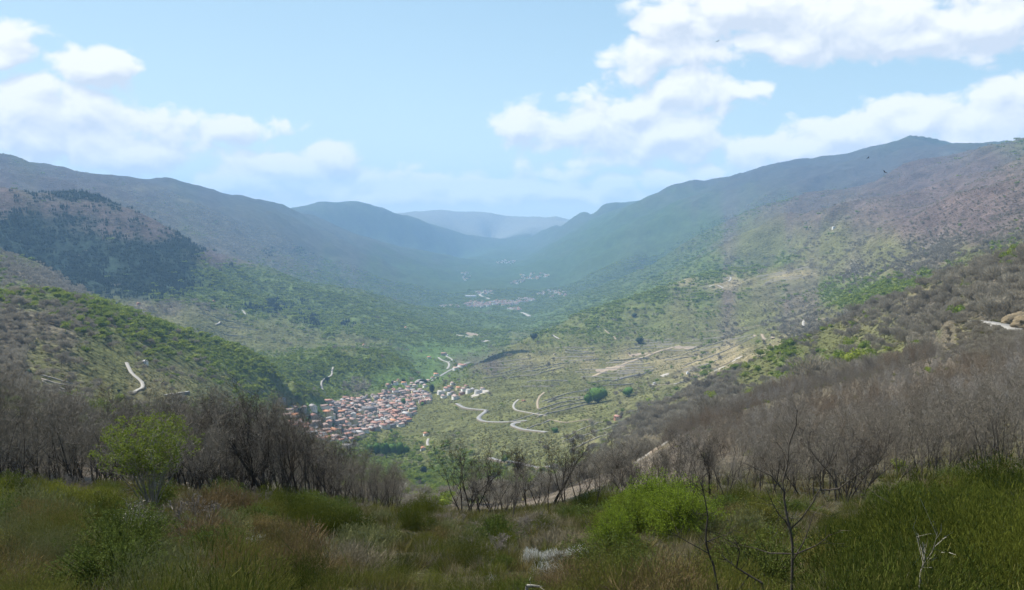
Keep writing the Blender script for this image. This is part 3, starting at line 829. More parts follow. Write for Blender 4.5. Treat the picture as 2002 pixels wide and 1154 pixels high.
def crown_mesh(kind, seed, n, fine=1.0):
    rs = np.random.RandomState(seed)
    lobes = [(rs.normal(size=3) * np.array([1.5, 1.5, .8]) + np.array([0, 0, 4.2]), rs.uniform(1.3, 2.4)) for _ in range(7)]
    if kind == 'pine': 
        zz = rs.rand(n) ** 1.3 * 8.5 + .8
        rad = (9.6 - zz) * .30 * np.sqrt(rs.rand(n)); a = rs.rand(n) * 6.28
        Cn = np.stack([rad * np.cos(a), rad * np.sin(a), zz], 1)
        V, Fc = leaves(Cn, .55, rs)
    else:
        Cn = []
        for i in range(n):
            c, r_ = lobes[i % 7]
            d = norm(rs.normal(size=3)); d[2] = abs(d[2]) * 1.1 - .35
            Cn.append(c + d * r_ * rs.uniform(.7, 1.05))
        Cn = np.array(Cn)
        if kind == 'bare':
            base = np.array([0, 0, .8]); dr = Cn - base; dr /= np.linalg.norm(dr, axis=1)[:, None]
            dr = dr + rs.normal(size=dr.shape) * .35
            V, Fc = blades(Cn - dr * 1.1 * (.5 + .5 * fine), Cn + dr * .5 * (.5 + .5 * fine), .30 * fine, rs, .5)
        elif kind == 'scrub':
            Cn = Cn * np.array([1, 1, .62]) - np.array([0, 0, 1.1])
            V, Fc = leaves(Cn, .52 * (fine ** .5), rs)
        else:
            V, Fc = leaves(Cn, .52 * (fine ** .5), rs)
    # trunk and, for solid crowns, an inner core so that the crown is dense
    tr = tubes([(np.array([0, 0, -1.]), np.array([.1, 0, 3.6]), .22, .10)] + [(np.array([.05, 0, 1.6 + k * .5]), np.array([math.cos(k * 2.4) * 1.4, math.sin(k * 2.4) * 1.4, 4 + k * .4]), .11, .04) for k in range(4)])
    parts = [(V, Fc), tr]
    if kind in ('green', 'scrub', 'pine'):
        V0, F0 = ico_sphere(1)
        V0 = V0 * (1 + .2 * rs.normal(size=(len(V0), 1)))
        sc = {'green': (2.3, 2.3, 1.6), 'scrub': (2.2, 2.2, 1.0), 'pine': (1.3, 1.3, 3.3)}[kind]; zc = {'green': 4.0, 'scrub': 1.6, 'pine': 4.0}[kind]
        F4 = np.concatenate([F0, F0[:, 2:3]], 1)
        parts.append((V0 * np.array(sc) + np.array([0, 0, zc]), F4))
    V, Fc = join(parts)
    return V, Fc
def quad_mesh(name, V, Fc, m, cols=None, smooth=False):
    # degenerate quads (a == d) are written as triangles
    tri = Fc[:, 2] == Fc[:, 3]
    if tri.any():
        F3 = np.concatenate([Fc[tri][:, :3], Fc[~tri][:, :3], Fc[~tri][:, [0, 2, 3]]])
        return mesh_np(name, V, F3, m, smooth, cols)
    return mesh_np(name, V, Fc, m, smooth, cols)

PROTO = {}
for kind, m_, n_ in (('bare', M_CBARE, 230), ('green', M_CGREEN, 190), ('pine', M_CPINE, 130), ('scrub', M_CSCRUB, 120)):
    PROTO[kind] = [quad_mesh(kind + '_crown', *crown_mesh(kind, 50 + k, n_), m_) for k in range(4)]
FINEP = {}
def make_fine():
    for kind, m_, n_ in (('bare', M_CBARE, 1000), ('green', M_CGREEN, 620), ('pine', M_CPINE, 300), ('scrub', M_CSCRUB, 420)):
        FINEP[kind] = [quad_mesh(kind + '_fine_crown', *crown_mesh(kind, 80 + k, n_, .33), m_) for k in range(4)]
make_fine()
def cluster_mesh(kind, seed, m_):
    rs = np.random.RandomState(seed); parts = []
    for k in range(7):
        V, Fc = crown_mesh(kind, seed * 10 + k, 46)
        a = rs.rand() * 6.28; c, s = math.cos(a), math.sin(a)
        V = V * rs.uniform(.9, 1.4)
        V = V @ np.array([[c, s, 0], [-s, c, 0], [0, 0, 1]])
        rr = 10 * math.sqrt(rs.rand()); a = rs.rand() * 6.28
        parts.append((V + np.array([rr * math.cos(a), rr * math.sin(a), 0]), Fc))
    V, Fc = join(parts)
    return quad_mesh(kind + '_clump', V, Fc, m_)
CLUMP = {k: [cluster_mesh(k, 300 + i, m_) for i in range(3)] for k, m_ in (('bare', M_CBARE), ('green', M_CGREEN), ('pine', M_CPINE), ('scrub', M_CSCRUB))}

def scatter(name, protos, P, scale, seed=0, tilt=0.0):
    """one stuff object: every point of a point mesh carries one of the prototype plants"""
    rs = np.random.RandomState(seed)
    n = len(P)
    me = bpy.data.meshes.new(name)
    me.vertices.add(n); me.vertices.foreach_set('co', np.asarray(P, np.float32).ravel())
    def attr(nm, typ, data, key='value'):
        a = me.attributes.new(nm, typ, 'POINT'); a.data.foreach_set(key, data)
    attr('size', 'FLOAT', np.asarray(scale, np.float32))
    rot = np.stack([rs.normal(size=n) * tilt, rs.normal(size=n) * tilt, rs.rand(n) * 6.283], 1).astype(np.float32)
    attr('turn', 'FLOAT_VECTOR', rot.ravel(), 'vector')
    attr('which', 'INT', rs.randint(0, len(protos), n).astype(np.int32))
    o = link(name, me)
    g = bpy.data.node_groups.new(name + '_nodes', 'GeometryNodeTree')
    g.interface.new_socket('Geometry', in_out='INPUT', socket_type='NodeSocketGeometry')
    g.interface.new_socket('Geometry', in_out='OUTPUT', socket_type='NodeSocketGeometry')
    N = g.nodes.new; L = g.links.new
    gi, go = N('NodeGroupInput'), N('NodeGroupOutput')
    ip = N('GeometryNodeInstanceOnPoints'); L(gi.outputs[0], ip.inputs['Points'])
    jg = N('GeometryNodeJoinGeometry')
    for i, pm in enumerate(protos):
        po = bpy.data.objects.new(pm.name + '_source', pm)
        oi = N('GeometryNodeObjectInfo'); oi.inputs['Object'].default_value = po
        oi.inputs['As Instance'].default_value = True
        L(oi.outputs['Geometry'], jg.inputs[0])
    L(jg.outputs[0], ip.inputs['Instance']); ip.inputs['Pick Instance'].default_value = True
    def na(nm, typ):
        a = N('GeometryNodeInputNamedAttribute'); a.data_type = typ; a.inputs['Name'].default_value = nm
        return a.outputs['Attribute']
    L(na('which', 'INT'), ip.inputs['Instance Index'])
    L(na('size', 'FLOAT'), ip.inputs['Scale'])
    e2r = N('FunctionNodeEulerToRotation'); L(na('turn', 'FLOAT_VECTOR'), e2r.inputs[0]); L(e2r.outputs[0], ip.inputs['Rotation'])
    L(ip.outputs[0], go.inputs[0])
    md = o.modifiers.new('plants', 'NODES'); md.node_group = g
    tag(o, kind='stuff')
    return o

# keep-out map for roads, houses and single trees, filled before the woodland is scattered
KEEP = []      # (x, y, radius)
def jgrid(d0, d1, cell, seed, amax=33.0):
    rs = np.random.RandomState(seed)
    xs = np.arange(-d1 * math.sin(R(amax)), d1 * math.sin(R(amax)), cell); ys = np.arange(d0 * math.cos(R(amax)), d1, cell)
    X, Y = np.meshgrid(xs, ys)
    X = X + rs.uniform(-.5, .5, X.shape) * cell; Y = Y + rs.uniform(-.5, .5, Y.shape) * cell
    X, Y = X.ravel(), Y.ravel()
    d = np.hypot(X, Y); a = np.abs(np.arctan2(X, Y))
    m = (d >= d0) & (d < d1) & (a < R(amax))
    X, Y = X[m], Y[m]
    m = visible(X, Y)
    return X[m], Y[m], rs
def keep_clear(X, Y, pad=0.0):
    m = np.ones(len(X), bool)
    if not KEEP: return m
    K = np.array(KEEP)
    cell = 40.0
    from collections import defaultdict
    gd = defaultdict(list)
    for i, (kx, ky, kr) in enumerate(K):
        s = int(kr // cell) + 1
        ci, cj = int(kx // cell), int(ky // cell)
        for a in range(-s, s + 1):
            for b in range(-s, s + 1):
                gd[(ci + a, cj + b)].append(i)
    ii = (X // cell).astype(int); jj = (Y // cell).astype(int)
    for k in range(len(X)):
        l = gd.get((ii[k], jj[k]))
        if l:
            q = K[l]
            if ((q[:, 0] - X[k]) ** 2 + (q[:, 1] - Y[k]) ** 2 < (q[:, 2] + pad) ** 2).any(): m[k] = False
    return m

def plant_woods():
    tot = {'bare': [], 'green': [], 'pine': [], 'scrub': []}
    totf = {'bare': [], 'green': [], 'pine': [], 'scrub': []}
    totc = {'bare': [], 'green': [], 'pine': [], 'scrub': []}
    # dens: chance per cell, sizes
    for d0, d1, cell, clump in ((430, 1000, 7.5, False), (1000, 1500, 8.5, False), (1500, 1900, 9.0, False), (1900, 3000, 9.5, False), (3000, 4600, 18.0, True), (4600, 7800, 26.0, True)):
        X, Y, rs = jgrid(d0, d1, cell, int(d0))
        k = keep_clear(X, Y, 2.0 if not clump else 8); X, Y = X[k], Y[k]
        Z = H(X, Y); A = cover(X, Y, Z)
        u = rs.rand(len(X))
        pr = {'bare': .95, 'green': .95, 'pine': 1.0, 'scrub': .80, 'heath': .45, 'tan': .40, 'meadow': .10, 'rock': 0}
        P = A * np.array([pr[c] for c in CLS])
        P = P * np.clip(1.0 + 1.9 * fbm(X / (cell * 7), Y / (cell * 7), 3), .12, 1.25)[:, None]
        cs = np.cumsum(P, 1)
        which = (u[:, None] > cs).sum(1)
        for ci, c in enumerate(CLS):
            m = which == ci
            if not m.any() or c == 'rock': continue
            n = m.sum()
            tgt = {'bare': 'bare', 'green': 'green', 'pine': 'pine', 'scrub': 'scrub', 'heath': 'bare', 'tan': 'scrub', 'meadow': 'green'}[c]
            base = {'bare': .95, 'green': .95, 'pine': 1.05, 'scrub': .42, 'heath': .5, 'tan': .28, 'meadow': .7}[c]
            sc = base * rs.uniform(.5, 1.0, n) ** 1.0 * (1 + .9 * rs.rand(n) ** 3) * 1.25 * (1.15 if d0 < 1900 else 1.05)
            if clump: sc = sc * {18.0: .85, 26.0: .85}[cell]
            (totc if clump else totf if d0 < 1500 else tot)[tgt].append(np.stack([X[m], Y[m], Z[m] - .3, sc], 1))
    cnt = 0
    for k, nm in (('bare', 'leafless_woodland'), ('green', 'green_woodland'), ('pine', 'pine_woodland'), ('scrub', 'hillside_scrub')):
        q = np.concatenate(totf[k] or [np.zeros((1, 4)) + [0, 900, -400, .5]]); scatter('near_' + nm, FINEP[k], q[:, :3], q[:, 3], 10, .05); cnt += len(q)
        q = np.concatenate(tot[k] or [np.zeros((1, 4)) + [0, 900, -400, .5]]); scatter(nm, PROTO[k], q[:, :3], q[:, 3], 11, .05); cnt += len(q)
        q = np.concatenate(totc[k] or [np.zeros((1, 4)) + [0, 900, -400, .5]]); scatter('distant_' + nm, CLUMP[k], q[:, :3], q[:, 3], 12, .03); cnt += len(q)
    # low scrub on the open verge below the hillside road
    rs = np.random.RandomState(29); vx, vy = [], []
    for (kx, ky, kr) in VERGE:
        for _ in range(5):
            a = rs.rand() * 6.28; q = kr * math.sqrt(rs.rand()); vx.append(kx + q * math.cos(a)); vy.append(ky + q * math.sin(a))
    vx, vy = np.array(vx), np.array(vy); rp = road_bench(); dm = np.full(len(vx), 1e9)
    for a, b in zip(rp[:-1], rp[1:]):
        for f in np.linspace(0, 1, 8): dm = np.minimum(dm, np.hypot(vx - a[0] - f * (b[0] - a[0]), vy - a[1] - f * (b[1] - a[1])))
    m = dm > 8; vx, vy = vx[m], vy[m]
    scatter('verge_scrub', FINEP['bare'] + FINEP['scrub'][:2], np.c_[vx, vy, H(vx, vy) - .2], rs.uniform(.25, .50, len(vx)), 31, .05)
    # cherry rows along the steps
    rs = np.random.RandomState(17); pts = []
    for px, py, n in [(1180, 740, 26), (1300, 700, 26), (1100, 700, 18), (1120, 790, 22), (1000, 740, 14), (1380, 700, 20), (1230, 680, 16), (450, 650, 22), (980, 850, 14), (1160, 840, 18), (1300, 640, 14), (420, 755, 12), (120, 755, 10), (880, 700, 10), (1060, 860, 12)]:
        for _ in range(n):
            x, y, z, d = hit([px + rs.normal() * 70], [py + rs.normal() * 22], 800, 6000); x, y, d = x[0], y[0], d[0]
            if np.isnan(d): continue
            hx, hy = y / d, -x / d
            L_ = rs.uniform(25, 90); sl = rs.normal() * .12
            for k in np.arange(-L_, L_, 4.2):
                if rs.rand() < .2: continue
                pts.append((x + hx * k + hy * k * sl + rs.normal() * .5, y + hy * k - hx * k * sl + rs.normal() * .5))
    P2 = np.array(pts); m = keep_clear(P2[:, 0], P2[:, 1], .5); P2 = P2[m]
    scatter('orchard_rows', FINEP['scrub'] + FINEP['green'][:1], np.c_[P2, H(P2[:, 0], P2[:, 1]) - .2], rs.uniform(.22, .42, len(P2)), 21, .05)
    print('woodland plants', cnt, len(P2))
# ------------------------------------------------------------------ roads and tracks
M_CONC = mat_plain('pale_road_surface', (.27, .255, .225), .8, .2, .2)
M_ASPH = mat_plain('worn_asphalt', (.21, .205, .195), .8, .2, .2)
M_DIRT = mat_plain('dirt_track', (.25, .20, .135), .9, .3, .15)
M_LINE = mat_plain('road_paint', (.75, .75, .72), .6, .1, 2)

M_BANK = mat_plain('road_bank', (.13, .11, .075), .95, .4, .3)
def chaikin(P, n=3):
    for _ in range(n):
        Q = [P[0]]
        for a, b in zip(P[:-1], P[1:]):
            Q += [a * .75 + b * .25, a * .25 + b * .75]
        Q.append(P[-1]); P = np.array(Q)
    return P
def resample(P, step):
    s = np.concatenate([[0], np.cumsum(np.hypot(*np.diff(P[:, :2], axis=0).T))])
    q = np.linspace(0, s[-1], max(3, int(s[-1] / step)))
    return np.stack([np.interp(q, s, P[:, i]) for i in range(P.shape[1])], 1)
ROADPTS = []
def road(name, pts, width, m, dmin=500, dmax=22000, lift=.5, smooth=3, world=None):
    px = np.array([p[0] for p in pts], float); py = np.array([p[1] for p in pts], float)
    x, y, z, d = hit(px, py, dmin, dmax)
    ok = ~np.isnan(d); P = np.stack([x, y], 1)[ok]
    if world is not None: P = world[:, :2]
    P = resample(chaikin(P, smooth), 5.0)
    T = np.gradient(P, axis=0); T /= np.linalg.norm(T, axis=1)[:, None] + 1e-9
    Nn = np.stack([-T[:, 1], T[:, 0]], 1)
    w = width / 2
    zc = H(P[:, 0], P[:, 1])
    Lf = P + Nn * w; Rt = P - Nn * w
    zl = np.maximum(zc, H(Lf[:, 0], Lf[:, 1])) ; zr = np.maximum(zc, H(Rt[:, 0], Rt[:, 1]))
    zz = np.maximum(zl, zr); k = np.ones(5) / 5
    zz = np.maximum(np.convolve(np.pad(zz, 2, 'edge'), k, 'valid'), zz * .5 + np.convolve(np.pad(zz, 2, 'edge'), k, 'valid') * .5) + lift
    n = len(P)
    rows = [np.c_[Lf + Nn * .8, zz - 3.5], np.c_[Lf, zz], np.c_[Rt, zz], np.c_[Rt - Nn * .8, zz - 3.5]]
    V = np.stack(rows, 1).reshape(-1, 3)
    F4 = []
    for i in range(n - 1):
        for j in range(3):
            F4.append((i * 4 + j, i * 4 + 4 + j, i * 4 + 5 + j, i * 4 + 1 + j))
    me = mesh_np(name, V, np.array(F4)[:, ::-1], m); me.materials.append(M_BANK)
    me.polygons.foreach_set('material_index', np.tile([1, 0, 1], n - 1).astype(np.int32))
    o = link(name, me); tag(o, kind='structure')
    for p in P[::1]:
        KEEP.append((p[0], p[1], w + 1.2)); ROADPTS.append(p)
    return P, zz
road('road', [(893,790),(903,797),(922,801),(948,802),(952,804),(940,813),(934,819),(944,825),(968,826),(1000,825),(1030,823)], 9, M_ASPH, 1500)
road('road', [(1068,846),(1040,843),(1022,841),(1012,837),(1000,833),(1006,828),(1018,826)], 9, M_ASPH, 1300)
road('road', [(1014,782),(1005,789),(1003,798),(1012,804),(1032,807),(1068,813)], 5, M_CONC, 1500)
road('road', [(958,897),(975,902),(1000,904),(1030,909),(1058,916),(1078,914)], 8, M_ASPH, 900)
VERGE = []
road('road', [(1903,630),(1925,631)], 11, M_CONC, 330, 700, .35, 3, road_bench())
for _px in range(1878, 2090, 12):      # the slope in front of it is open scrub
    for _q in range(330, 500, 9):
        _a, _t = pix_azt(_px, 662); _x, _y = math.sin(_a) * _q, math.cos(_a) * _q
        if (float(H(_x, _y)) + 8.5) / _q > float(_t): KEEP.append((_x, _y, 6.5)); VERGE.append((_x, _y, 7.5))
road('road', [(247,711),(252,722),(258,733),(270,742),(280,752),(278,762),(262,769),(256,772)], 4.2, M_CONC, 850)
road('road', [(322,774),(340,772),(352,769),(368,768)], 4, M_CONC, 850)
road('road', [(543,797),(548,790),(556,782)], 6, M_CONC, 1700)
road('road', [(652,718),(648,728),(650,735),(632,742),(627,750),(631,764)], 5, M_CONC, 2100)
road('road', [(188,655),(196,651),(203,650)], 5, M_CONC, 1200)
road('road', [(472,606),(477,610),(480,616)], 7, M_CONC, 2800); road('road', [(422,636),(430,630)], 6, M_CONC, 2800)
road('road', [(1386,562),(1396,557),(1410,560),(1420,563)], 7, M_CONC, 2500); road('road', [(1418,546),(1426,542),(1430,546),(1424,551)], 7, M_CONC, 2500)
road('road', [(1365,650),(1400,646),(1450,640),(1490,636)], 4, M_DIRT, 2000)
road('road', [(1598,626),(1612,624),(1626,627)], 7, M_DIRT, 1500, 4000); road('road', [(1571,640),(1570,632),(1574,626)], 6, M_CONC, 1500, 4000)
road('road', [(1475,656),(1492,658),(1512,663)], 7, M_DIRT, 1500, 4000)
road('road', [(920,708),(902,714),(884,722),(866,732),(846,742),(815,751),(792,756)], 9, M_ASPH, 2300)
road('road', [(857,699),(864,705),(877,708),(879,716),(874,722)], 8, M_CONC, 2500); road('road', [(877,708),(886,705),(878,699),(872,697),(875,693)], 7, M_CONC, 2500)
road('road', [(957,569),(946,571),(936,576),(944,580),(957,585)], 22, M_CONC, 5600)
road('road', [(1020,611),(1028,614),(1036,619)], 26, M_CONC, 5000, 8000)
road('dirt_track', [(1160,737),(1180,727),(1205,717),(1225,712),(1262,697),(1290,686),(1330,676)], 11, M_DIRT, 1500)
road('dirt_track', [(1052,800),(1050,786),(1056,775),(1064,768)], 5, M_DIRT, 1400)
road('dirt_track', [(1072,822),(1100,828),(1130,823),(1155,820)], 4, M_DIRT, 1300)
road('dirt_track', [(1270,752),(1300,752),(1322,752)], 5, M_CONC, 1300)
road('dirt_track', [(1080,655),(1086,659),(1094,663)], 6, M_CONC, 2500)
road('dirt_track', [(1182,645),(1196,655),(1204,664)], 5, M_DIRT, 2500)
road('dirt_track', [(1395,722),(1420,712),(1445,700)], 6, M_DIRT, 1400, 3500)
road('dirt_track', [(838,858),(834,868),(842,876)], 5, M_CONC, 1200)

def patch(px, py, rx, ry, m, dmin, seed, name='bare_earth'):
    """cleared ground: an irregular sheet lying on the slope"""
    rs = np.random.RandomState(seed); n = 26
    an = np.linspace(0, 6.283, n, endpoint=False)
    rr = 1 + .28 * np.sin(an * 2 + rs.rand() * 6) + .18 * np.sin(an * 5 + rs.rand() * 6) + .1 * rs.normal(size=n)
    x, y, z, d = hit([px], [py], dmin); x, y, d = x[0], y[0], d[0]
    if np.isnan(d): return
    u = np.array([math.cos(math.atan2(x, y)), -math.sin(math.atan2(x, y))]); v = np.array([u[1] * -1, u[0]])
    # depth that spans ry pixels on this slope
    g = (H(x + v[0] * 20, y + v[1] * 20) - H(x - v[0] * 20, y - v[1] * 20)) / 40
    dep = min(abs(ry / F * d / max(.05, g + .2)), rx / F * d * 1.6)
    rings = [0, .25, .5, .75, 1.0]; V = []; 
    for r_ in rings[1:]:
        for k in range(n):
            q = np.array([x, y]) + u * math.cos(an[k]) * rr[k] * r_ * rx / F * d + v * math.sin(an[k]) * rr[k] * r_ * dep
            V.append((q[0], q[1], float(H(q[0], q[1])) + (.9 if r_ < 1 else -.6)))
    V.append((x, y, float(H(x, y)) + .9)); c = len(V) - 1
    Fq = [(c, k, (k + 1) % n, (k + 1) % n) for k in range(n)]
    for j in range(3):
        for k in range(n):
            Fq.append((j * n + k, (j + 1) * n + k, (j + 1) * n + (k + 1) % n, j * n + (k + 1) % n))
    o = link(name, quad_mesh(name, np.array(V), np.array(Fq)[:, ::-1] if False else np.array(Fq), m)); tag(o, kind='structure')
    KEEP.append((x, y, rx / F * d * .8))
M_EARTH = mat_plain('cleared_earth', (.24, .19, .14), .95, .3, .08)
M_ROCK = mat_plain('pale_rock', (.30, .275, .235), .9, .35, .25)
for i, (px, py, rx, ry, m_, dm) in enumerate([(928,654,20,5,M_EARTH,3000),(905,657,20,2,M_ROCK,3000),(952,667,22,4,M_ROCK,2600),(1258,907,17,9,M_ROCK,350),(1280,893,13,7,M_EARTH,350),(1300,882,8,4,M_ROCK,350),(1236,918,10,5,M_EARTH,350),(1190,722,26,6,M_EARTH,1500),(1440,702,10,3,M_ROCK,1500),(1405,722,9,2,M_ROCK,1500),(1080,645,10,3,M_EARTH,2600),
     (945,766,14,3,M_ROCK,2000),(930,772,12,3,M_ROCK,1900),(1300,733,10,2,M_ROCK,1500),(1340,680,24,4,M_EARTH,1500),(1250,693,20,3,M_EARTH,1500)]):
    patch(px, py, rx, ry, m_, dm, 40 + i)

# ------------------------------------------------------------------ terrace walls along the contours
M_STONE = mat_plain('dry_stone', (.22, .20, .17), .95, .4, 1.2)
def contour(x, y, L, sgn, step=6.0):
    out = []
    for _ in range(int(L / step)):
        e = 55.0
        gx = (H(x + e, y) - H(x - e, y)); gy = (H(x, y + e) - H(x, y - e))
        n = math.hypot(gx, gy) + 1e-9
        tx, ty = -gy / n, gx / n
        r_ = math.hypot(x, y); hx, hy = y / r_, -x / r_
        if tx * hx + ty * hy < 0: tx, ty = -tx, -ty
        tx, ty = .3 * tx + .7 * hx, .3 * ty + .7 * hy; tn = math.hypot(tx, ty); tx, ty = tx / tn * sgn, ty / tn * sgn
        x += tx * step; y += ty * step
        out.append((x, y))
    return out
TERR = [
 # px, py list, half length px, nearest, words, height
 (1232, [704, 709, 714, 719, 724, 729, 734, 739], 46, 1500, 'dark stepped field above the round green trees', 2.2),
 (1330, [672, 679, 686, 693, 700], 60, 1500, 'sunny tan stepped field right of the dirt track', 1.8),
 (1105, [770, 778, 786, 794, 802], 66, 1300, 'stepped field left of the round green trees', 2.0),
 (1125, [680, 686, 692, 698, 705], 44, 2000, 'brown stepped field above the dirt track', 2.0),
 (1265, [666, 671, 677, 683], 44, 2200, 'grey stepped field below the scrub slope', 2.0),
 (985, [706, 713, 720, 727, 734], 50, 2200, 'dark heathy slope beyond the village', 1.8),
 (1180, [722, 730, 738, 746, 754], 60, 1700, 'grassy steps left of the dark stepped field', 1.8),
 (1360, [708, 716, 724, 738], 50, 1500, 'pale steps below the sunny stepped field', 1.7),
 (1060, [715, 724, 733, 745, 756], 60, 2000, 'brown steps above the side road bend', 1.8),
 (1420, [660, 667, 675, 684], 55, 2000, 'high tan field under the long track', 1.8),
 (1530, [533, 538, 544, 549], 50, 2800, 'high stepped field on the far shoulder', 2.6),
 (110, [742, 750, 758, 766], 42, 600, 'left hill above the leafless wood', 1.1),
 (440, [625, 640, 655, 668, 684], 46, 2600, 'flat scrub field under the pine wood', 1.8),
 (470, [742, 750, 760], 40, 1200, 'left hill beside the green wood', 1.2),
 (1150, [838, 850, 862], 60, 1000, 'slope below the brown hut', 1.2),
 (1040, [815, 833], 40, 1400, 'bend of the valley road', 1.5),
]
def terrace_walls():
    rs = np.random.RandomState(5)
    for px, pys, hl, dm, words, hh in TERR:
        for i, py in enumerate(pys):
            ppx = px + rs.uniform(-.25, .25) * hl
            x, y, z, d = hit([ppx], [py], dm, 6000)
            if np.isnan(d[0]): continue
            L = hl / F * d[0] * rs.uniform(.7, 1.15)
            a = contour(x[0], y[0], L, 1)[::-1]; b = contour(x[0], y[0], L * rs.uniform(.6, 1.1), -1)
            P = np.array(a + [(x[0], y[0])] + b)
            if len(P) < 3: continue
            T = np.gradient(P, axis=0); T /= np.linalg.norm(T, axis=1)[:, None] + 1e-9
            Nn = np.stack([-T[:, 1], T[:, 0]], 1)
            zc = H(P[:, 0], P[:, 1]) + .1 + rs.normal(size=len(P)) * .12
            hv = hh * (1 + .25 * rs.normal(size=len(P)))
            w = .9
            A, B = P + Nn * w, P - Nn * w
            V = np.stack([np.c_[A, zc - 1.5], np.c_[A, zc + hv], np.c_[B, zc + hv], np.c_[B, zc - 1.5]], 1).reshape(-1, 3)
            n = len(P); F4 = []
            for q in range(n - 1):
                for j in range(3):
                    F4.append((q * 4 + j, q * 4 + 4 + j, q * 4 + 5 + j, q * 4 + 1 + j))
            F4 += [(0, 1, 2, 3), ((n - 1) * 4 + 3, (n - 1) * 4 + 2, (n - 1) * 4 + 1, (n - 1) * 4)]
            o = link('terrace_wall', mesh_np('terrace_wall', V, np.array(F4)[:, ::-1], M_STONE))
            tag(o, '%s dry-stone terrace wall from the top on the %s' % (ordinal(i), words), 'terrace wall', 'terrace walls on the slopes')
            for p in P[::2]: KEEP.append((p[0], p[1], 3.0))
terrace_walls()

# ------------------------------------------------------------------ houses
ROOFC = {'terracotta': (.29, .165, .13), 'orange': (.38, .19, .11), 'grey-brown': (.225, .175, .155), 'pink tiled': (.33, .24, .205), 'dark grey': (.13, .125, .13), 'pale grey': (.34, .33, .32)}
WALLC = {'white': (.72, .70, .66), 'cream': (.62, .53, .33), 'grey': (.34, .32, .30), 'brick': (.33, .17, .12)}
def mat_roof(name, c):
    m, N, L, b, o = mat(name, .85, .15)
    tc = N('ShaderNodeTexCoord')
    n = N('ShaderNodeTexNoise'); n.inputs['Scale'].default_value = .9; n.inputs['Detail'].default_value = 6; L(tc.outputs['Object'], n.inputs['Vector'])
    w = N('ShaderNodeTexWave'); w.inputs['Scale'].default_value = 1.4; w.inputs['Distortion'].default_value = .6; L(tc.outputs['Object'], w.inputs['Vector'])
    oi = N('ShaderNodeObjectInfo')
    s = math_node(N, L, 'MULTIPLY_ADD', n.outputs['Fac'], .8, .45)
    s = math_node(N, L, 'MULTIPLY', s, math_node(N, L, 'MULTIPLY_ADD', w.outputs['Fac'], .3, .85))
    s = math_node(N, L, 'MULTIPLY', s, math_node(N, L, 'MULTIPLY_ADD', oi.outputs['Random'], .5, .75))
    vm = N('ShaderNodeVectorMath', operation='SCALE'); vm.inputs[0].default_value = c; L(s, vm.inputs['Scale'])
    L(vm.outputs[0], b.inputs['Base Color'])
    return m
MROOF = {k: mat_roof('roof_' + k.replace('-', '_').replace(' ', '_'), c) for k, c in ROOFC.items()}
MWALL = {k: mat_plain('wall_' + k, c, .9, .12, .6) for k, c in WALLC.items()}
M_DARKWIN = mat_plain('window_dark', (.03, .035, .04), .25, .1, 1)
M_DOOR = mat_plain('door_brown', (.10, .055, .03), .6, .2, 1)
def box_vf(x0, x1, y0, y1, z0, z1):
    V = [(x0,y0,z0),(x1,y0,z0),(x1,y1,z0),(x0,y1,z0),(x0,y0,z1),(x1,y0,z1),(x1,y1,z1),(x0,y1,z1)]
    return np.array(V, float), np.array([(0,3,2,1),(4,5,6,7),(0,1,5,4),(1,2,6,5),(2,3,7,6),(3,0,4,7)])
def house_meshes(w, l, h, kind, wallc, roofc):
    """w across the ridge, l along it, walls with gables, roof with eaves"""
    pit = .42 if kind != 'flat' else .06
    gh = w / 2 * pit
    V = [(-w/2,-l/2,-7),(w/2,-l/2,-7),(w/2,l/2,-7),(-w/2,l/2,-7),(-w/2,-l/2,h),(w/2,-l/2,h),(w/2,l/2,h),(-w/2,l/2,h),(0,-l/2,h+gh),(0,l/2,h+gh)]
    Fq = [(0,1,5,4),(1,2,6,5),(2,3,7,6),(3,0,4,7),(4,5,8,8),(6,7,9,9)]
    wm = quad_mesh('house_wall', np.array(V, float), np.array(Fq), MWALL[wallc])
    e = .55; t = .28
    def slab(s):
        z1 = h + gh + t; ze = h - e * pit + t
        return np.array([(0,-l/2-e,z1),(s*(w/2+e),-l/2-e,ze),(s*(w/2+e),l/2+e,ze),(0,l/2+e,z1),(0,-l/2-e,z1-t),(s*(w/2+e),-l/2-e,ze-t),(s*(w/2+e),l/2+e,ze-t),(0,l/2+e,z1-t)])
    f = np.array([(0,1,2,3),(7,6,5,4),(0,4,5,1),(1,5,6,2),(2,6,7,3),(3,7,4,0)])
    Vr, Fr = join([(slab(-1), f), (slab(1), f)])
    rm = quad_mesh('house_roof', Vr, Fr, MROOF[roofc])
    return wm, rm
HM = {}
def get_house(wallc, roofc, size):
    k = (wallc, roofc, size)
    if k not in HM:
        w, l, h = {0: (10.5, 14, 6.2), 1: (12, 16.5, 7.5), 2: (9, 11, 5.4), 3: (13, 22, 9), 4: (6, 8, 3.2), 5: (18, 34, 10)}[size]
        HM[k] = house_meshes(w, l, h, 'gable', wallc, roofc) + ((w, l, h),)
    return HM[k]
WIN = {}
def window_mesh():
    if 'w' not in WIN:
        V, Fc = box_vf(-.55, .55, -.05, .09, -.75, .75); WIN['w'] = mesh_np('house_window', V, Fc, M_DARKWIN)
        V, Fc = box_vf(-.6, .6, -.05, .09, 0, 2.2); WIN['d'] = mesh_np('house_door', V, Fc, M_DOOR)
        V, Fc = box_vf(-.4, .4, -.4, .4, -1.2, 1.2); WIN['c'] = mesh_np('house_chimney', V, Fc, MWALL['grey'])
    return WIN
HOUSES = []
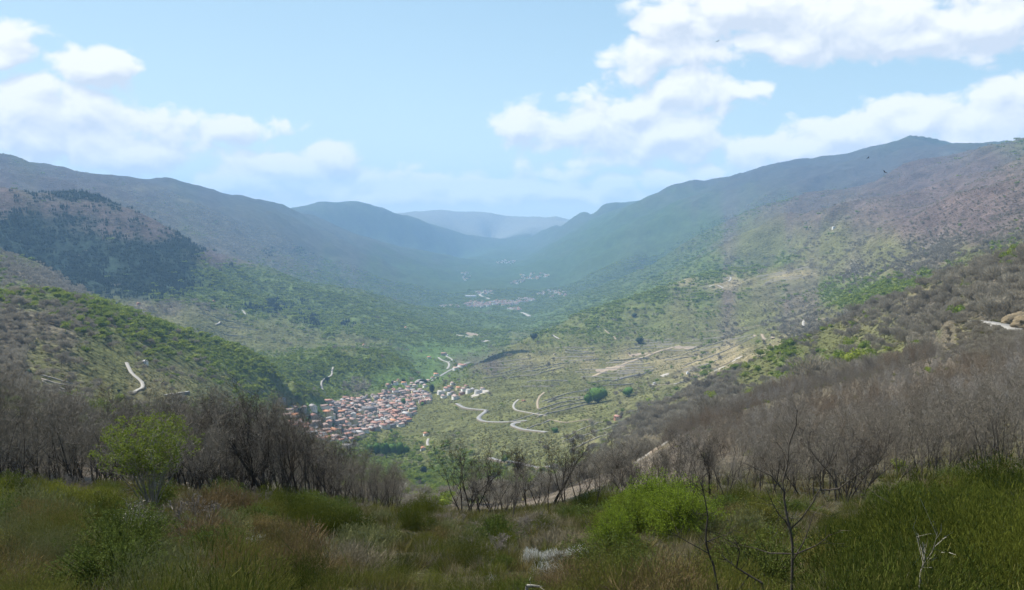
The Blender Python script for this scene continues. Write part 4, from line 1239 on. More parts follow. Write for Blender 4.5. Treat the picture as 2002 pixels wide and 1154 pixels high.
def house(x, y, rot, wallc, roofc, size, detail=0, z=None, name='house', zone=''):
    wm, rm, (w, l, h) = get_house(wallc, roofc, size)
    z = float(H(x, y)) if z is None else z
    r = link(name, None, None, (x, y, z)); r.rotation_euler = (0, 0, rot)
    link('wall', wm, r); rf = link('roof', rm, r)
    wd = window_mesh()
    if detail:
        c = link('chimney', wd['c'], rf, (w * .2, l * .25, h + w * .16 + .6))
        # windows on the wall and gable that face the viewer
        ax, ay = -x / math.hypot(x, y), -y / math.hypot(x, y)
        cs, sn = math.cos(rot), math.sin(rot)
        lx, ly = ax * cs + ay * sn, -ax * sn + ay * cs
        def put(n, dat, px, py, pz, rz): 
            o = link(n, dat, r, (px, py, pz)); o.rotation_euler = (0, 0, rz)
        sx = 1 if lx > 0 else -1; sy = 1 if ly > 0 else -1
        for zz in ([1.6, 4.4, 7.2] if h > 8 else [1.6, 4.4]):
            for k in range(int(l // 4)):
                if zz < 2 and k == 1: put('door', wd['d'], sx * w / 2, -l / 2 + 2 + k * 4, 0, R(90)); continue
                put('window', wd['w'], sx * w / 2, -l / 2 + 2 + k * 4, zz, R(90))
            for k in range(int(w // 4)):
                put('window', wd['w'], -w / 2 + 2 + k * 4, sy * l / 2, zz, 0)
    HOUSES.append((r, x, y, z, wallc, roofc, size, zone))
    KEEP.append((x, y, max(w, l) * .62))
    return r

def inside(px, py, poly):
    n = len(poly); c = np.zeros(px.shape, bool); j = n - 1
    for i in range(n):
        xi, yi = poly[i]; xj, yj = poly[j]
        c ^= ((yi > py) != (yj > py)) & (px < (xj - xi) * (py - yi) / (yj - yi + 1e-9) + xi)
        j = i
    return c
def village():
    rs = np.random.RandomState(21)
    poly = [(558,808),(575,797),(610,792),(650,786),(700,780),(735,774),(755,766),(790,764),(835,768),(852,774),(846,786),(815,800),(812,815),(800,830),(775,838),(745,842),(722,842),(708,854),(684,866),(640,866),(600,862),(560,850),(550,828)]
    # a street grid turned a little, blocks of houses wall to wall
    x0, y0, _, _ = hit([690], [815], 1300); x0, y0 = x0[0], y0[0]
    ang = R(24); u = np.array([math.cos(ang), math.sin(ang)]); v = np.array([-u[1], u[0]])
    pts = []
    for i in range(-22, 23):
        for j in range(-22, 23):
            p = np.array([x0, y0]) + u * (i * 16.6 + (i // 4) * 4 + rs.normal() * 1.3) + v * (j * 17.2 + (j // 3) * 6 + rs.normal() * 1.6)
            pts.append((p[0], p[1], i, j))
    P = np.array(pts); Z = H(P[:, 0], P[:, 1]); px, py = project(P[:, 0], P[:, 1], Z)
    ok = inside(px, py, poly) & (rs.rand(len(P)) < .88)
    # a few big buildings leave their neighbours out
    big = [(722,806,'pale grey','dark grey',5,.9),(690,827,'cream','pink tiled',3,.4),(752,838,'white','terracotta',3,.5),(735,834,'grey','terracotta',3,.5),(771,828,'cream','orange',1,.5),(795,815,'white','pale grey',3,.3),(700,792,'grey','grey-brown',3,.4),(640,812,'cream','orange',3,.6),(612,800,'white','pale grey',1,.2),(704,851,'white','pale grey',1,.8),(655,848,'cream','orange',3,.3),(746,796,'white','pink tiled',3,.4),(800,790,'white','terracotta',3,.5),(836,778,'white','pink tiled',3,.4)]
    bx = []
    for (bpx, bpy, wc, rc, sz, ro) in big:
        x, y, z, d = hit([bpx], [bpy], 1300)
        house(x[0], y[0], ang + ro, 'grey' if wc == 'pale grey' else wc, rc, sz, 1, zone='middle of the village'); bx.append((x[0], y[0], 20 if sz == 5 else 13))
    roofs = list(ROOFC); cnt = 0
    order = np.argsort(np.hypot(P[:, 0], P[:, 1]))
    for k in order:
        if not ok[k]: continue
        x, y = P[k, 0], P[k, 1]
        if any((x - a) ** 2 + (y - b) ** 2 < c * c for a, b, c in bx): continue
        rc = rs.choice(roofs, p=[.30, .03, .30, .25, .06, .06]); wc = rs.choice(['white', 'cream', 'grey', 'brick'], p=[.30, .20, .38, .12])
        sz = rs.choice([0, 1, 2], p=[.45, .3, .25])
        house(x, y, ang + (math.pi / 2 if rs.rand() < .4 else 0) + rs.normal() * .24, wc, rc, int(sz), 1 if (cnt < 34) else 0)
        cnt += 1
    print('village houses', cnt)
    # the upper quarter by the road and the buildings above the bend
    for (bpx, bpy, wc, rc, sz, ro, dt) in [(760,757,'grey','terracotta',1,.2,1),(772,752,'white','pink tiled',1,.5,0),(790,752,'white','orange',0,.9,0),(752,768,'grey','grey-brown',0,.3,0),(745,776,'white','orange',2,.3,0),(812,757,'white','pink tiled',0,.4,0),(826,752,'grey','pale grey',0,.6,0),(838,747,'white','pink tiled',0,.6,0),
        (853,735,'white','orange',1,.9,0),(862,771,'white','pale grey',1,.6,1),(874,764,'white','terracotta',1,.3,1),(880,760,'grey','terracotta',0,.3,0),(891,781,'white','pink tiled',3,.05,1),(886,771,'cream','grey-brown',0,.4,0),(897,762,'cream','orange',0,.7,0),(908,765,'white','pink tiled',1,.2,0),(918,768,'white','pale grey',1,.5,0),(926,765,'cream','pale grey',0,.1,0),(935,770,'white','pale grey',1,.7,1),(903,772,'brick','grey-brown',0,.2,0),(912,758,'cream','terracotta',2,.3,0),
        (885,752,'white','pink tiled',2,.2,0),(800,762,'white','terracotta',1,.4,0),(806,752,'cream','pink tiled',2,.7,0),(818,750,'grey','grey-brown',2,.5,0),(832,757,'white','pink tiled',0,.2,0),(846,741,'white','terracotta',2,.8,0),(780,746,'cream','terracotta',2,.1,0),(868,778,'white','pink tiled',0,.3,0),(879,773,'white','pale grey',2,.6,0),(944,763,'white','pink tiled',2,.4,0)]:
        x, y, z, d = hit([bpx], [bpy], 1600)
        house(x[0], y[0], ang + ro, wc, rc, sz, dt, zone='upper quarter by the road' if bpx > 850 else 'upper end of the village')
village()
print('HOUSES', len(HOUSES))

SINGLES = [
 # px, py, nearest, wall, roof, size, rot, words
 (833,852,1100,'white','orange',2,.4,'small house with an orange roof on the slope right of the village'),
 (827,881,1000,'white','orange',2,.2,'small white house with an orange roof at the end of the white track'),
 (1208,820,1000,'brick','terracotta',2,.8,'brown stone hut with a rusty roof on the scrub slope'),
 (1024,786,1500,'cream','orange',4,1.4,'low orange-roofed shed at the top of the side road bend'),
 (839,701,2600,'white','orange',0,1.4,'orange-roofed farmhouse in the green valley fields'),
 (868,695,3000,'grey','terracotta',3,1.5,'long low red-roofed barn in the valley fields'),
 (905,719,2400,'white','terracotta',5,1.0,'long red-roofed shed beside the road beyond the village'),
 (892,724,2400,'white','pink tiled',3,1.0,'pink-roofed shed at the near end of the long red shed'),
 (284,711,850,'white','pale grey',4,.3,'small white hut above the curved track on the left hill'),
 (678,878,1300,'white','pale grey',1,1.5,'white shed with a pale roof below the village'),
 (418,591,2900,'brick','orange',2,.3,'tiny orange-roofed hut below the pine wood on the left'),
 (271,596,2900,'brick','orange',2,.3,'reddish hut at the left end of the scrub field'),
 (794,643,3600,'cream','orange',1,.3,'lone orange house in the green slope of the left hill'),
 (712,677,3000,'cream','orange',0,.3,'small house at the foot of the far wooded slope'),
 (1570,612,2000,'white','pale grey',4,.3,'white hut high on the right-hand slope'),
 (1170,640,2500,'grey','pale grey',4,.3,'grey hut among the scrub above the brown terraces'),
 (1345,731,1500,'white','pale grey',4,.3,'pale hut on the slope right of the dark terraces'),
 (1280,752,1400,'white','pale grey',4,.3,'white hut at the left end of the pale field wall'),
 (1085,694,2400,'cream','grey-brown',4,.3,'cream hut at the left edge of the brown terraces'),
 (1630,447,2800,'white','pale grey',0,.3,'white house alone high up the purple slope'),
]
for (px, py, dm, wc, rc, sz, ro, words) in SINGLES:
    x, y, z, d = hit([px], [py], dm)
    if np.isnan(d[0]): print('no ground', words); continue
    o = house(x[0], y[0], ro - math.atan2(x[0], y[0]), wc, rc, sz, 1 if d[0] < 2000 else 0, name='hut' if 'hut' in words or 'shed' in words else 'house', zone='-')
    tag(o, words, 'hut' if 'hut' in words else ('shed' if 'shed' in words else 'house'))

def label_houses():
    import collections
    items = []
    for (r, x, y, z, wc, rc, sz, zone) in HOUSES:
        if zone == '-': continue
        px, py = project(x, y, z); px = float(px); py = float(py)
        if not zone or zone == 'middle of the village':
            if py > 846: zone = 'near end behind bare trees'
            elif px < 620: zone = 'left end of the village'
            elif py < 793: zone = 'far edge of the village'
            elif px > 770: zone = 'right end of the village'
            elif py > 826: zone = 'near edge of the village'
            elif px < 690: zone = 'left middle of the village'
            else: zone = 'right middle of the village'
        sw = {0: '', 1: 'large ', 2: 'small ', 3: 'long ', 4: 'low ', 5: 'very large '}[sz]
        items.append((f"{sw}{wc} house with {rc} roof", zone, px, py, r))
    g = collections.defaultdict(list)
    for it in items: g[(it[0], it[1])].append(it)
    for (a, zn), l in g.items():
        l.sort(key=lambda q: q[2])
        for i, it in enumerate(l):
            n = len(l)
            if n == 1: t = f"{a} at the {zn}"
            elif n == 2: t = f"{a}, {'left' if i == 0 else 'right'} one at the {zn}"
            else: t = f"{a}, {ordinal(i)} from left, {zn}"
            tag(it[4], t, 'house', 'houses packed together in the valley village')
label_houses()

def far_villages():
    rs = np.random.RandomState(9); n = 0; REST = []
    meshes = {}
    def fm(wc, rc, s):
        k = (wc, rc, s)
        if k not in meshes:
            w, l, h = (12, 17, 8) if s == 0 else (16, 22, 10) if s == 1 else (26, 52, 9)
            a = house_meshes(w, l, h, 'gable', wc, rc)
            V1 = np.array([v.co[:] for v in a[0].vertices]); F1 = [tuple(p.vertices) for p in a[0].polygons]
            V2 = np.array([v.co[:] for v in a[1].vertices]); F2 = [tuple(p.vertices) for p in a[1].polygons]
            me = bpy.data.meshes.new('distant_house'); me.from_pydata([tuple(v) for v in V1] + [tuple(v) for v in V2], [], F1 + [tuple(i + len(V1) for i in f) for f in F2])
            me.materials.append(MWALL[wc]); me.materials.append(MROOF[rc])
            for i, p in enumerate(me.polygons): p.material_index = 0 if i < len(F1) else 1
            meshes[k] = me
        return meshes[k]
    zones = [  # px, py, rx, ry, count, words, sizes
        (935, 596, 26, 6, 34, 'left half of the far village', 0), (985, 593, 32, 5, 40, 'right half of the far village', 0), (1028, 588, 18, 5, 14, 'right tip of the far village', 0),
        (1080, 575, 32, 7, 16, 'scattered houses right of the far village', 0), (1005, 606, 14, 3, 8, 'houses just below the far village', 0),
        (990, 513, 20, 4, 14, 'farthest hazy hamlet', 1), (1045, 540, 30, 6, 16, 'blue hazy hamlet at right', 1), (1010, 552, 18, 4, 6, 'hamlet just above the far village', 1),
        (910, 540, 10, 10, 6, 'scattered houses on the hazy left slope', 1), (880, 600, 20, 3, 5, 'scattered houses left of the far village', 0), (950, 573, 22, 4, 8, 'houses round the looping pale road', 0)]
    for (px, py, rx, ry, c, words, s) in zones:
        l = []
        for k in range(int(c * 2.3)):
            a = rs.rand() * 6.28; q = math.sqrt(rs.rand())
            x, y, z, d = hit([px + rx * q * math.cos(a)], [py + ry * q * math.sin(a)], 4800)
            if np.isnan(d[0]) or d[0] > 16000: continue
            rc = rs.choice(['terracotta', 'pink tiled', 'orange', 'pale grey'], p=[.5, .3, .1, .1]); wc = rs.choice(['white', 'cream', 'grey'], p=[.6, .25, .15])
            l.append((px + rx * q * math.cos(a), x[0], y[0], wc, rc))
        l.sort(); own = [l[0], l[len(l) // 2], l[-1]] if len(l) > 4 else l[:1]
        REST.extend(q for q in l if q not in own)
        for oi_, (ppx, x, y, wc, rc) in enumerate(own):
            o = link('distant_house', fm(wc, rc, s), None, (x, y, float(H(x, y)))); o.rotation_euler = (0, 0, rs.rand() * 3.14)
            at = ['at the left end', 'in the middle', 'at the right end'][oi_] if len(own) == 3 else 'alone'
            tag(o, f'tiny {wc} house {at} of the {words}', 'house', 'distant houses down the valley')
            KEEP.append((x, y, 16)); n += 1
    for px, words in ((916, 'left one of two long white halls left of the far village'), (925, 'right one of two long white halls left of the far village')):
        x, y, z, d = hit([px], [580.5], 4800)
        o = link('hall', fm('white', 'pale grey', 2), None, (x[0], y[0], float(H(x[0], y[0])))); o.rotation_euler = (0, 0, R(88)); tag(o, words, 'hall', 'white halls by the far village')
        KEEP.append((x[0], y[0], 40))
    # past the number that can be told apart: one mass
    Vs, Fs, mi, b = [], [], [], 0
    for (ppx, x, y, wc, rc) in REST:
        me = fm(wc, rc, 0); Vx = np.array([v.co[:] for v in me.vertices]); a = rs.rand() * 3.14
        c, s_ = math.cos(a), math.sin(a); Vx = Vx @ np.array([[c, s_, 0], [-s_, c, 0], [0, 0, 1]]) * rs.uniform(.8, 1.25)
        Vs += [tuple(v) for v in Vx + np.array([x, y, float(H(x, y))])]; Fs += [tuple(i + b for i in q.vertices) for q in me.polygons]
        mi += [(list(MWALL).index(wc) if q.material_index == 0 else 4 + list(MROOF).index(rc)) for q in me.polygons]; b = len(Vs); KEEP.append((x, y, 14))
    me = bpy.data.meshes.new('distant_houses'); me.from_pydata(Vs, [], Fs)
    for m_ in list(MWALL.values()) + list(MROOF.values()): me.materials.append(m_)
    me.polygons.foreach_set('material_index', mi)
    o = link('distant_village_houses', me); tag(o, kind='stuff')
    print('far houses', n, len(REST))
far_villages()

# ------------------------------------------------------------------ rock cut beside the road on the right
def rock_cut():
    M_CUT = mat_plain('brown_cut_rock', (.15, .12, .075), .95, .6, .6)
    for (px, py, w, h, sd, words) in [(1996,636,7,5.5,1,'big brown cut rock face at the right end of the hillside road'),(1980,634,5,3.6,2,'smaller brown rock left of the big cut rock face'),(2012,642,7,5,3,'brown rock at the right edge above the hillside road')]:
        x, y, z, d = hit([px], [py], 330)
        V0, F0 = ico_sphere(4)
        nn = fbm(V0[:, 0] * 2 + sd * 9, V0[:, 1] * 2 + V0[:, 2] * 1.7, 5); n2 = fbm(V0[:, 0] * 6 + sd, V0[:, 2] * 6 + V0[:, 1] * 3, 3)
        n3 = fbm(V0[:, 0] * 13 + sd, V0[:, 2] * 15 + V0[:, 1] * 9, 3); V = V0 * (1 + .5 * np.abs(nn) - .25 * np.abs(n2) * 2 + .16 * n3)[:, None] * np.array([w, w * .7, h])
        o = link('rock_outcrop', mesh_np('rock_outcrop', V, F0, M_CUT, False), None, (x[0], y[0], z[0] + h * .2)); tag(o, words, 'rock', 'rocks beside the hillside road')
        KEEP.append((x[0], y[0], w * .6))
rock_cut()
# ------------------------------------------------------------------ single trees on the slopes
M_TREEGREEN = mat_plant('fresh_tree_crown', (.060, .120, .022), (.075, .135, .028), .2)
M_TREEDARK = mat_plant('dark_tree_crown', (.016, .030, .020), (.022, .036, .022))
def place_top(px, py, h, d0, d1):
    """distance at which something h metres tall reaches up to pixel (px, py)"""
    a, t = pix_azt(px, py)
    ds = np.exp(np.linspace(math.log(d0), math.log(d1), 500))
    x, y = math.sin(a) * ds, math.cos(a) * ds
    z = H(x, y)
    k = int(np.argmin(np.abs((z + h) / ds - t)))
    return x[k], y[k], z[k], ds[k]
def slope_tree(kind, px, py_base, hpx, wpx, dmin, label, cat='tree', group=None, cache={}):
    x, y, z, d = hit([px], [py_base], dmin); x, y, z, d = x[0], y[0], z[0], d[0]
    key = (kind, int(px) % 3)
    if key not in cache:
        rs = np.random.RandomState(77 + key[1]); m_ = M_TREEGREEN if kind == 'green' else M_TREEDARK
        C0 = []
        for i in range(900):
            v = norm(rs.normal(size=3)); l = rs.randint(0, 9); lc = norm(np.random.RandomState(l * 3 + key[1]).normal(size=3)) * .5
            C0.append((lc + v * rs.uniform(.35, .55)) * np.array([.5, .5, .46]) + np.array([0, 0, .45]))
        V, Fc = leaves(np.array(C0), .035, rs)
        V0, F0 = ico_sphere(2); V0 = V0 * (1 + .15 * rs.normal(size=(len(V0), 1)))
        V, Fc = join([(V, Fc), (V0 * np.array([.34, .34, .33]) + np.array([0, 0, .44]), np.concatenate([F0, F0[:, 2:3]], 1))])
        tv, tf = tubes([(np.array([0, 0, -.1]), np.array([0, 0, .5]), .035, .02)], 5)
        cache[key] = (quad_mesh('crown', V, Fc, m_), mesh_np('trunk', tv, tf, M_BARK))
    h = hpx / F * d; w = wpx / F * d
    r = link(cat.replace(' ', '_') if cat != 'tree' else ('green_tree' if kind == 'green' else 'dark_tree'), None, None, (x, y, z - .5)); r.scale = (w, w, h); r.rotation_euler = (0, 0, px)
    link('crown', cache[key][0], r); link('trunk', cache[key][1], r)
    tag(r, label, cat, group); KEEP.append((x, y, w * .45))
for a in [('green',1170,788,40,50,1400,'big round fresh green tree beside the terraces'), ('green',1228,775,24,28,1400,'smaller round green tree right of the big one by the terraces'),
          ('green',1152,790,26,26,1400,'green tree leaning against the left of the big round one'), ('dark',1044,664,16,17,2400,'dark round evergreen on the edge of the terraced spur'),
          ('dark',845,768,22,13,1800,'dark evergreen at the top end of the village'), ('dark',768,752,10,9,2000,'left one of two small dark trees behind the upper houses'), ('dark',789,747,9,8,2000,'right one of two small dark trees behind the upper houses'),
          ('dark',828,930,26,16,800,'dark conical tree below the small white house'), ('dark',640,745,12,12,2100,'dark tree beside the side valley lane'),
          ('green',735,892,34,26,1200,'leftmost tall green tree in the grove below the village'), ('green',752,894,38,26,1200,'second tall green tree in the grove below the village'), ('green',768,893,34,26,1200,'middle tall green tree in the grove below the village'),
          ('green',782,893,38,24,1200,'fourth tall green tree in the grove below the village'), ('green',722,890,28,22,1200,'low green tree at the left edge of the grove below the village'), ('green',793,891,28,20,1200,'rightmost green tree in the grove below the village'),
          ('green',790,790,16,16,1700,'green tree behind the right end of the village'), ('green',1085,845,12,18,1200,'green bushy tree right of the lower road bend'),
          ('dark',55,735,16,20,700,'dark tree on the left hill above the leafless wood'), ('dark',232,766,7,7,700,'small dark tree left of the curved track'), ('dark',1240,620,10,14,2500,'dark tree on the scrub spur'), ('dark',1250,672,16,20,2200,'dark tree above the dirt track on the terraces')]:
    slope_tree(*a)

_rs = np.random.RandomState(12)
for i_, (px, py) in enumerate([(585,800),(640,790),(668,812),(690,802),(715,786),(742,790),(770,800),(792,778),(650,832),(705,828),(730,850),(765,842),(808,806),(826,790),(600,820),(700,862)]):
    slope_tree('green' if i_ % 3 else 'dark', px, py + 3, 7 + _rs.rand() * 4, 7 + _rs.rand() * 4, 1300, 'small %s tree among the village roofs, %s from the left' % ('green' if i_ % 3 else 'dark', ordinal(sorted([585,640,668,690,715,742,770,792,650,705,730,765,808,826,600,700]).index(px))), 'tree', 'trees among the village houses')
# ------------------------------------------------------------------ leafless trees of the near wood
def tree_parts(seed, h, **kw):
    rs = np.random.RandomState(seed)
    big, t0, t1, tips = grow(rs, h, **kw)
    V, Fc = tubes(big, 4)
    tw = kw.get('tw', .03)
    V2, F2 = blades(t0, t1, .020, rs, .5)
    return (V, Fc), (V2, F2), tips
BARE = []
for k in range(9):
    multi = [1, 2, 1, 3, 1, 2, 4, 1, 3][k]
    (V, Fc), (V2, F2), tips = tree_parts(100 + k, 10, multi=multi, n_limb=8 if multi == 1 else 5, twigs=3, r=.13 if multi == 1 else .11, spread=.42, up=.6)
    # finest twigs
    rs = np.random.RandomState(k); n_ = min(len(tips) * 2, 900); src = tips[rs.randint(0, len(tips), n_)]
    dr = rs.normal(size=(n_, 3)) * .35 + np.array([0, 0, .25])
    V3, F3 = blades(src, src + dr, .016, rs, .4)
    tv, tf = join([(V2, F2), (V3, F3)])
    BARE.append((mesh_np('trunk', V, Fc, M_BARK), mesh_np('branches', tv, tf, M_TWIG), quad_mesh('leafless_tree', *join([(V, Fc), (tv, tf)]), M_TWIG)))
print('bare tris', [len(b[0].polygons) * 2 + len(b[1].polygons) * 2 for b in BARE])
# stouter ones for the clump that stands alone in the middle
STOUT = []
for k in range(4):
    (V, Fc), (V2, F2), tips = tree_parts(150 + k, 10, multi=[3, 4, 2, 1][k], n_limb=6, twigs=3, r=[.15, .14, .17, .20][k], spread=.42, up=.6)
    rs = np.random.RandomState(k); n_ = 500; src = tips[rs.randint(0, len(tips), n_)]
    V3, F3 = blades(src, src + rs.normal(size=(n_, 3)) * .35 + np.array([0, 0, .25]), .022, rs, .4)
    STOUT.append((mesh_np('trunk', V, Fc, M_BARK), mesh_np('branches', *join([(V2, F2), (V3, F3)]), M_BARK)))
TREES = []
def bare_tree(x, y, h, k=None, lean=0, rs=random, stout=False):
    src = STOUT if stout else BARE
    if stout: k = k % 4
    k = rs.randrange(9) if k is None else k
    z = float(H(x, y)); s = h / 10.0
    o = link('leafless_tree', None, None, (x, y, z)); o.scale = (s, s, s * rs.uniform(.95, 1.1)); o.rotation_euler = (rs.gauss(0, .04), rs.gauss(0, .04) + lean, rs.random() * 6.28)
    link('trunk', src[k][0], o); link('branches', src[k][1], o)
    TREES.append((o, x, y, h, [3, 4, 2, 1][k] if stout else [1, 2, 1, 3, 1, 2, 4, 1, 3][k])); KEEP.append((x, y, .6))
    return o
RR = random.Random(4)
# the ones that stand out: top of the crown in the photograph, height in metres
for (px, py, h, k, d0, d1) in [(905,862,6.2,5,40,80),(922,850,6.4,0,40,80),(965,893,4.6,1,40,80),(1002,872,5.4,3,45,85),(1030,868,5.6,6,45,85),(1055,880,5.2,8,45,85),(1078,848,6.6,3,45,85),(1105,866,6.0,6,45,85),(1132,884,5.0,8,45,85),(985,905,4.4,5,40,80),(940,905,4.2,3,40,80),
     (650,832,7.0,0,60,110),(632,845,6.2,5,60,110),(600,812,7.6,2,70,120),(575,790,8.6,4,70,120),(545,775,9.0,1,70,120),(520,768,9.4,3,70,120),(500,775,9.0,6,70,120),(480,770,9.4,7,70,120),(450,762,9.6,0,70,120),(425,780,8.6,8,70,120),(670,862,5.2,3,60,110),(700,875,4.6,5,60,110),(735,888,4.2,6,60,110),(760,900,3.8,8,60,110),(715,895,4.0,1,60,110),
     (293,760,9.5,2,80,130),(240,775,9.0,5,80,130),(350,778,8.6,4,80,130),(1225,850,5.0,5,70,120),(1245,842,5.4,3,70,120),(1262,852,5.0,6,70,120),(1290,850,5.2,8,70,120),(1345,828,6.4,1,70,120),(1395,815,7.0,3,80,130),(1425,822,6.6,6,80,130),(1372,835,6.0,8,80,130),(1660,825,7.4,5,80,130),(1690,832,7.0,6,80,130),(1640,845,6.6,3,80,130),(1200,868,4.2,3,70,120),(1318,845,5.2,5,70,120)]:
    h = h * (1.18 if 860 < px < 1180 else 1.0)
    x, y, z, d = place_top(px, py + 6, h * 1.0, d0, d1)
    bare_tree(x, y, h, k, 0, RR, stout=(860 < px < 1180) or px in (293, 450, 520, 545, 500, 650, 632, 1660, 1690, 1345, 1395, 1225, 1262))
def near_wood():
    rs = np.random.RandomState(33)
    cand = []
    def zone(p0, p1, d0, d1, n, hfun, w=1.0):
        for _ in range(n):
            px = rs.uniform(p0, p1); d = math.sqrt(rs.uniform(d0 ** 2, d1 ** 2)); a = math.atan((px - CX) / F)
            cand.append((math.sin(a) * d, math.cos(a) * d, hfun(px, d), px, d))
    def hl(px, d): # tops follow the photograph's outline
        top = np.interp(px, [-60, 60, 150, 250, 380, 500, 545, 600, 650, 700, 780], [745, 748, 775, 778, 782, 785, 800, 845, 868, 892, 910])
        a, t = pix_azt(px, top + rs.uniform(0, 34)); z = float(H(math.sin(a) * d, math.cos(a) * d))
        return float(np.clip(t * d - z, 2.5, 12.5))
    def hr(px, d):
        return rs.uniform(5.0, 8.0) if d < 160 else rs.uniform(6, 9)
    zone(-60, 620, 72, 135, 210, hl); zone(600, 780, 66, 110, 40, hl)
    zone(1480, 2080, 92, 175, 240, hr); zone(1190, 1500, 84, 130, 46, lambda p, d: rs.uniform(3.2, 5.8))
    zone(860, 1180, 52, 80, 14, lambda p, d: rs.uniform(2.5, 4.2))
    # thin by spacing, the nearest stay single trees
    cand.sort(key=lambda c: c[4]); keep = []
    for c in cand:
        if all((c[0] - k[0]) ** 2 + (c[1] - k[1]) ** 2 > 2.2 for k in keep): keep.append(c)
    for c in keep[:255]: bare_tree(c[0], c[1], c[2], None, 0, RR)
    rest = keep[255:]
    # the depth of the wood behind them, one mass
    pts, sc = [], []
    for c in rest: pts.append((c[0], c[1], float(H(c[0], c[1])) - .1)); sc.append(c[2] / 10)
    X, Y, r2 = jgrid(118, 440, 4.3, 5, 36.0)
    Z = H(X, Y); px, py = project(X, Y, Z); d = np.hypot(X, Y)
    edge = np.interp(d, [118, 160, 250, 340, 440], [1560, 1450, 1330, 1310, 1280])
    m = ((px > edge) & (r2.rand(len(X)) < .9)) | ((px < 500) & (d < 190) & (r2.rand(len(X)) < .55)) | ((px < 760) & (px > 480) & (d < 150) & (r2.rand(len(X)) < .25))
    m &= keep_clear(X, Y, 1.5)
    for x, y, z, q, dd, ppx in zip(X[m], Y[m], Z[m], r2.rand(m.sum()), d[m], px[m]):
        h = 5.5 + 3.5 * q
        if ppx < 760: h = min(h, hl(ppx, dd))
        pts.append((x, y, z - .1)); sc.append(h / 10)
    pts = np.array(pts)
    sc = np.array(sc); g = fbm(pts[:, 0] / 28, pts[:, 1] / 28, 3); sc = sc * (1 + .35 * fbm(pts[:, 0] / 14 + 9, pts[:, 1] / 14, 2))
    M_TWIG2 = mat_plant('brown_twigs', (.135, .100, .068), (.200, .158, .110)); M_TWIG3 = mat_plant('pale_twigs', (.20, .185, .165), (.27, .25, .22))
    var = []
    for m_ in (M_TWIG, M_TWIG2, M_TWIG3):
        l = []
        for b in BARE[:6]:
            c_ = b[2].copy(); c_.materials.clear(); c_.materials.append(m_); l.append(c_)
        var.append(l)
    w_ = np.where(g > .16, 1, np.where(g < -.22, 2, 0)); hole = (fbm(pts[:, 0] / 20 + 50, pts[:, 1] / 20, 2) > .30) & (np.hypot(pts[:, 0], pts[:, 1]) > 150)
    for i_, nm in enumerate(('leafless_wood', 'brown_leafless_wood', 'pale_leafless_wood')):
        k_ = (w_ == i_) & ~hole; scatter(nm, var[i_], pts[k_], sc[k_], 8 + i_, .05)
    und = hole | (np.random.RandomState(2).rand(len(pts)) < .04)
    scatter('woodland_undergrowth', FINEP['scrub'] + FINEP['green'][:2], pts[und], sc[und] * .38, 15, .05)
    print('near wood', len(keep), len(pts))
near_wood()

def label_trees():
    import collections
    g = collections.defaultdict(list)
    for (o, x, y, h, multi) in TREES:
        px, py = project(x, y, float(H(x, y))); px = float(px); d = math.hypot(x, y)
        stem = {1: 'single-stemmed', 2: 'two-stemmed', 3: 'three-stemmed', 4: 'many-stemmed'}[multi]
        size = 'tall' if h > 8 else 'medium' if h > 5.4 else 'low'
        row = 'front' if d < 88 else 'middle' if d < 118 else 'back'
        if px < 200: z = 'at far left'
        elif px < 400: z = 'behind the yellow-green tree'
        elif px < 560: z = 'left of the village'
        elif px < 700: z = 'in front of the village'
        elif px < 860: z = 'right of the village'
        elif px < 1180: z = 'in the middle clump'
        elif px < 1330: z = 'before the pale cutting'
        elif px < 1500: z = 'behind the bright bush'
        elif px < 1650: z = 'behind the bare sapling'
        elif px < 1800: z = 'above the shrub dip'
        else: z = 'at far right'
        g[(size, stem, row, z)].append((px, o))
    for (size, stem, row, z), l in g.items():
        l.sort(key=lambda q: q[0])
        for i, (px, o) in enumerate(l):
            n = len(l)
            if n == 1: t = f'{size} {stem} leafless tree in the {row} row {z}'
            elif n == 2: t = f'{size} {stem} leafless tree, {"left" if i == 0 else "right"} one, {row} row {z}'
            else: t = f'{size} {stem} leafless tree, {ordinal(i)} from left, {row} row {z}'
            tag(o, t, 'tree', 'leafless trees of the near wood')
label_trees()

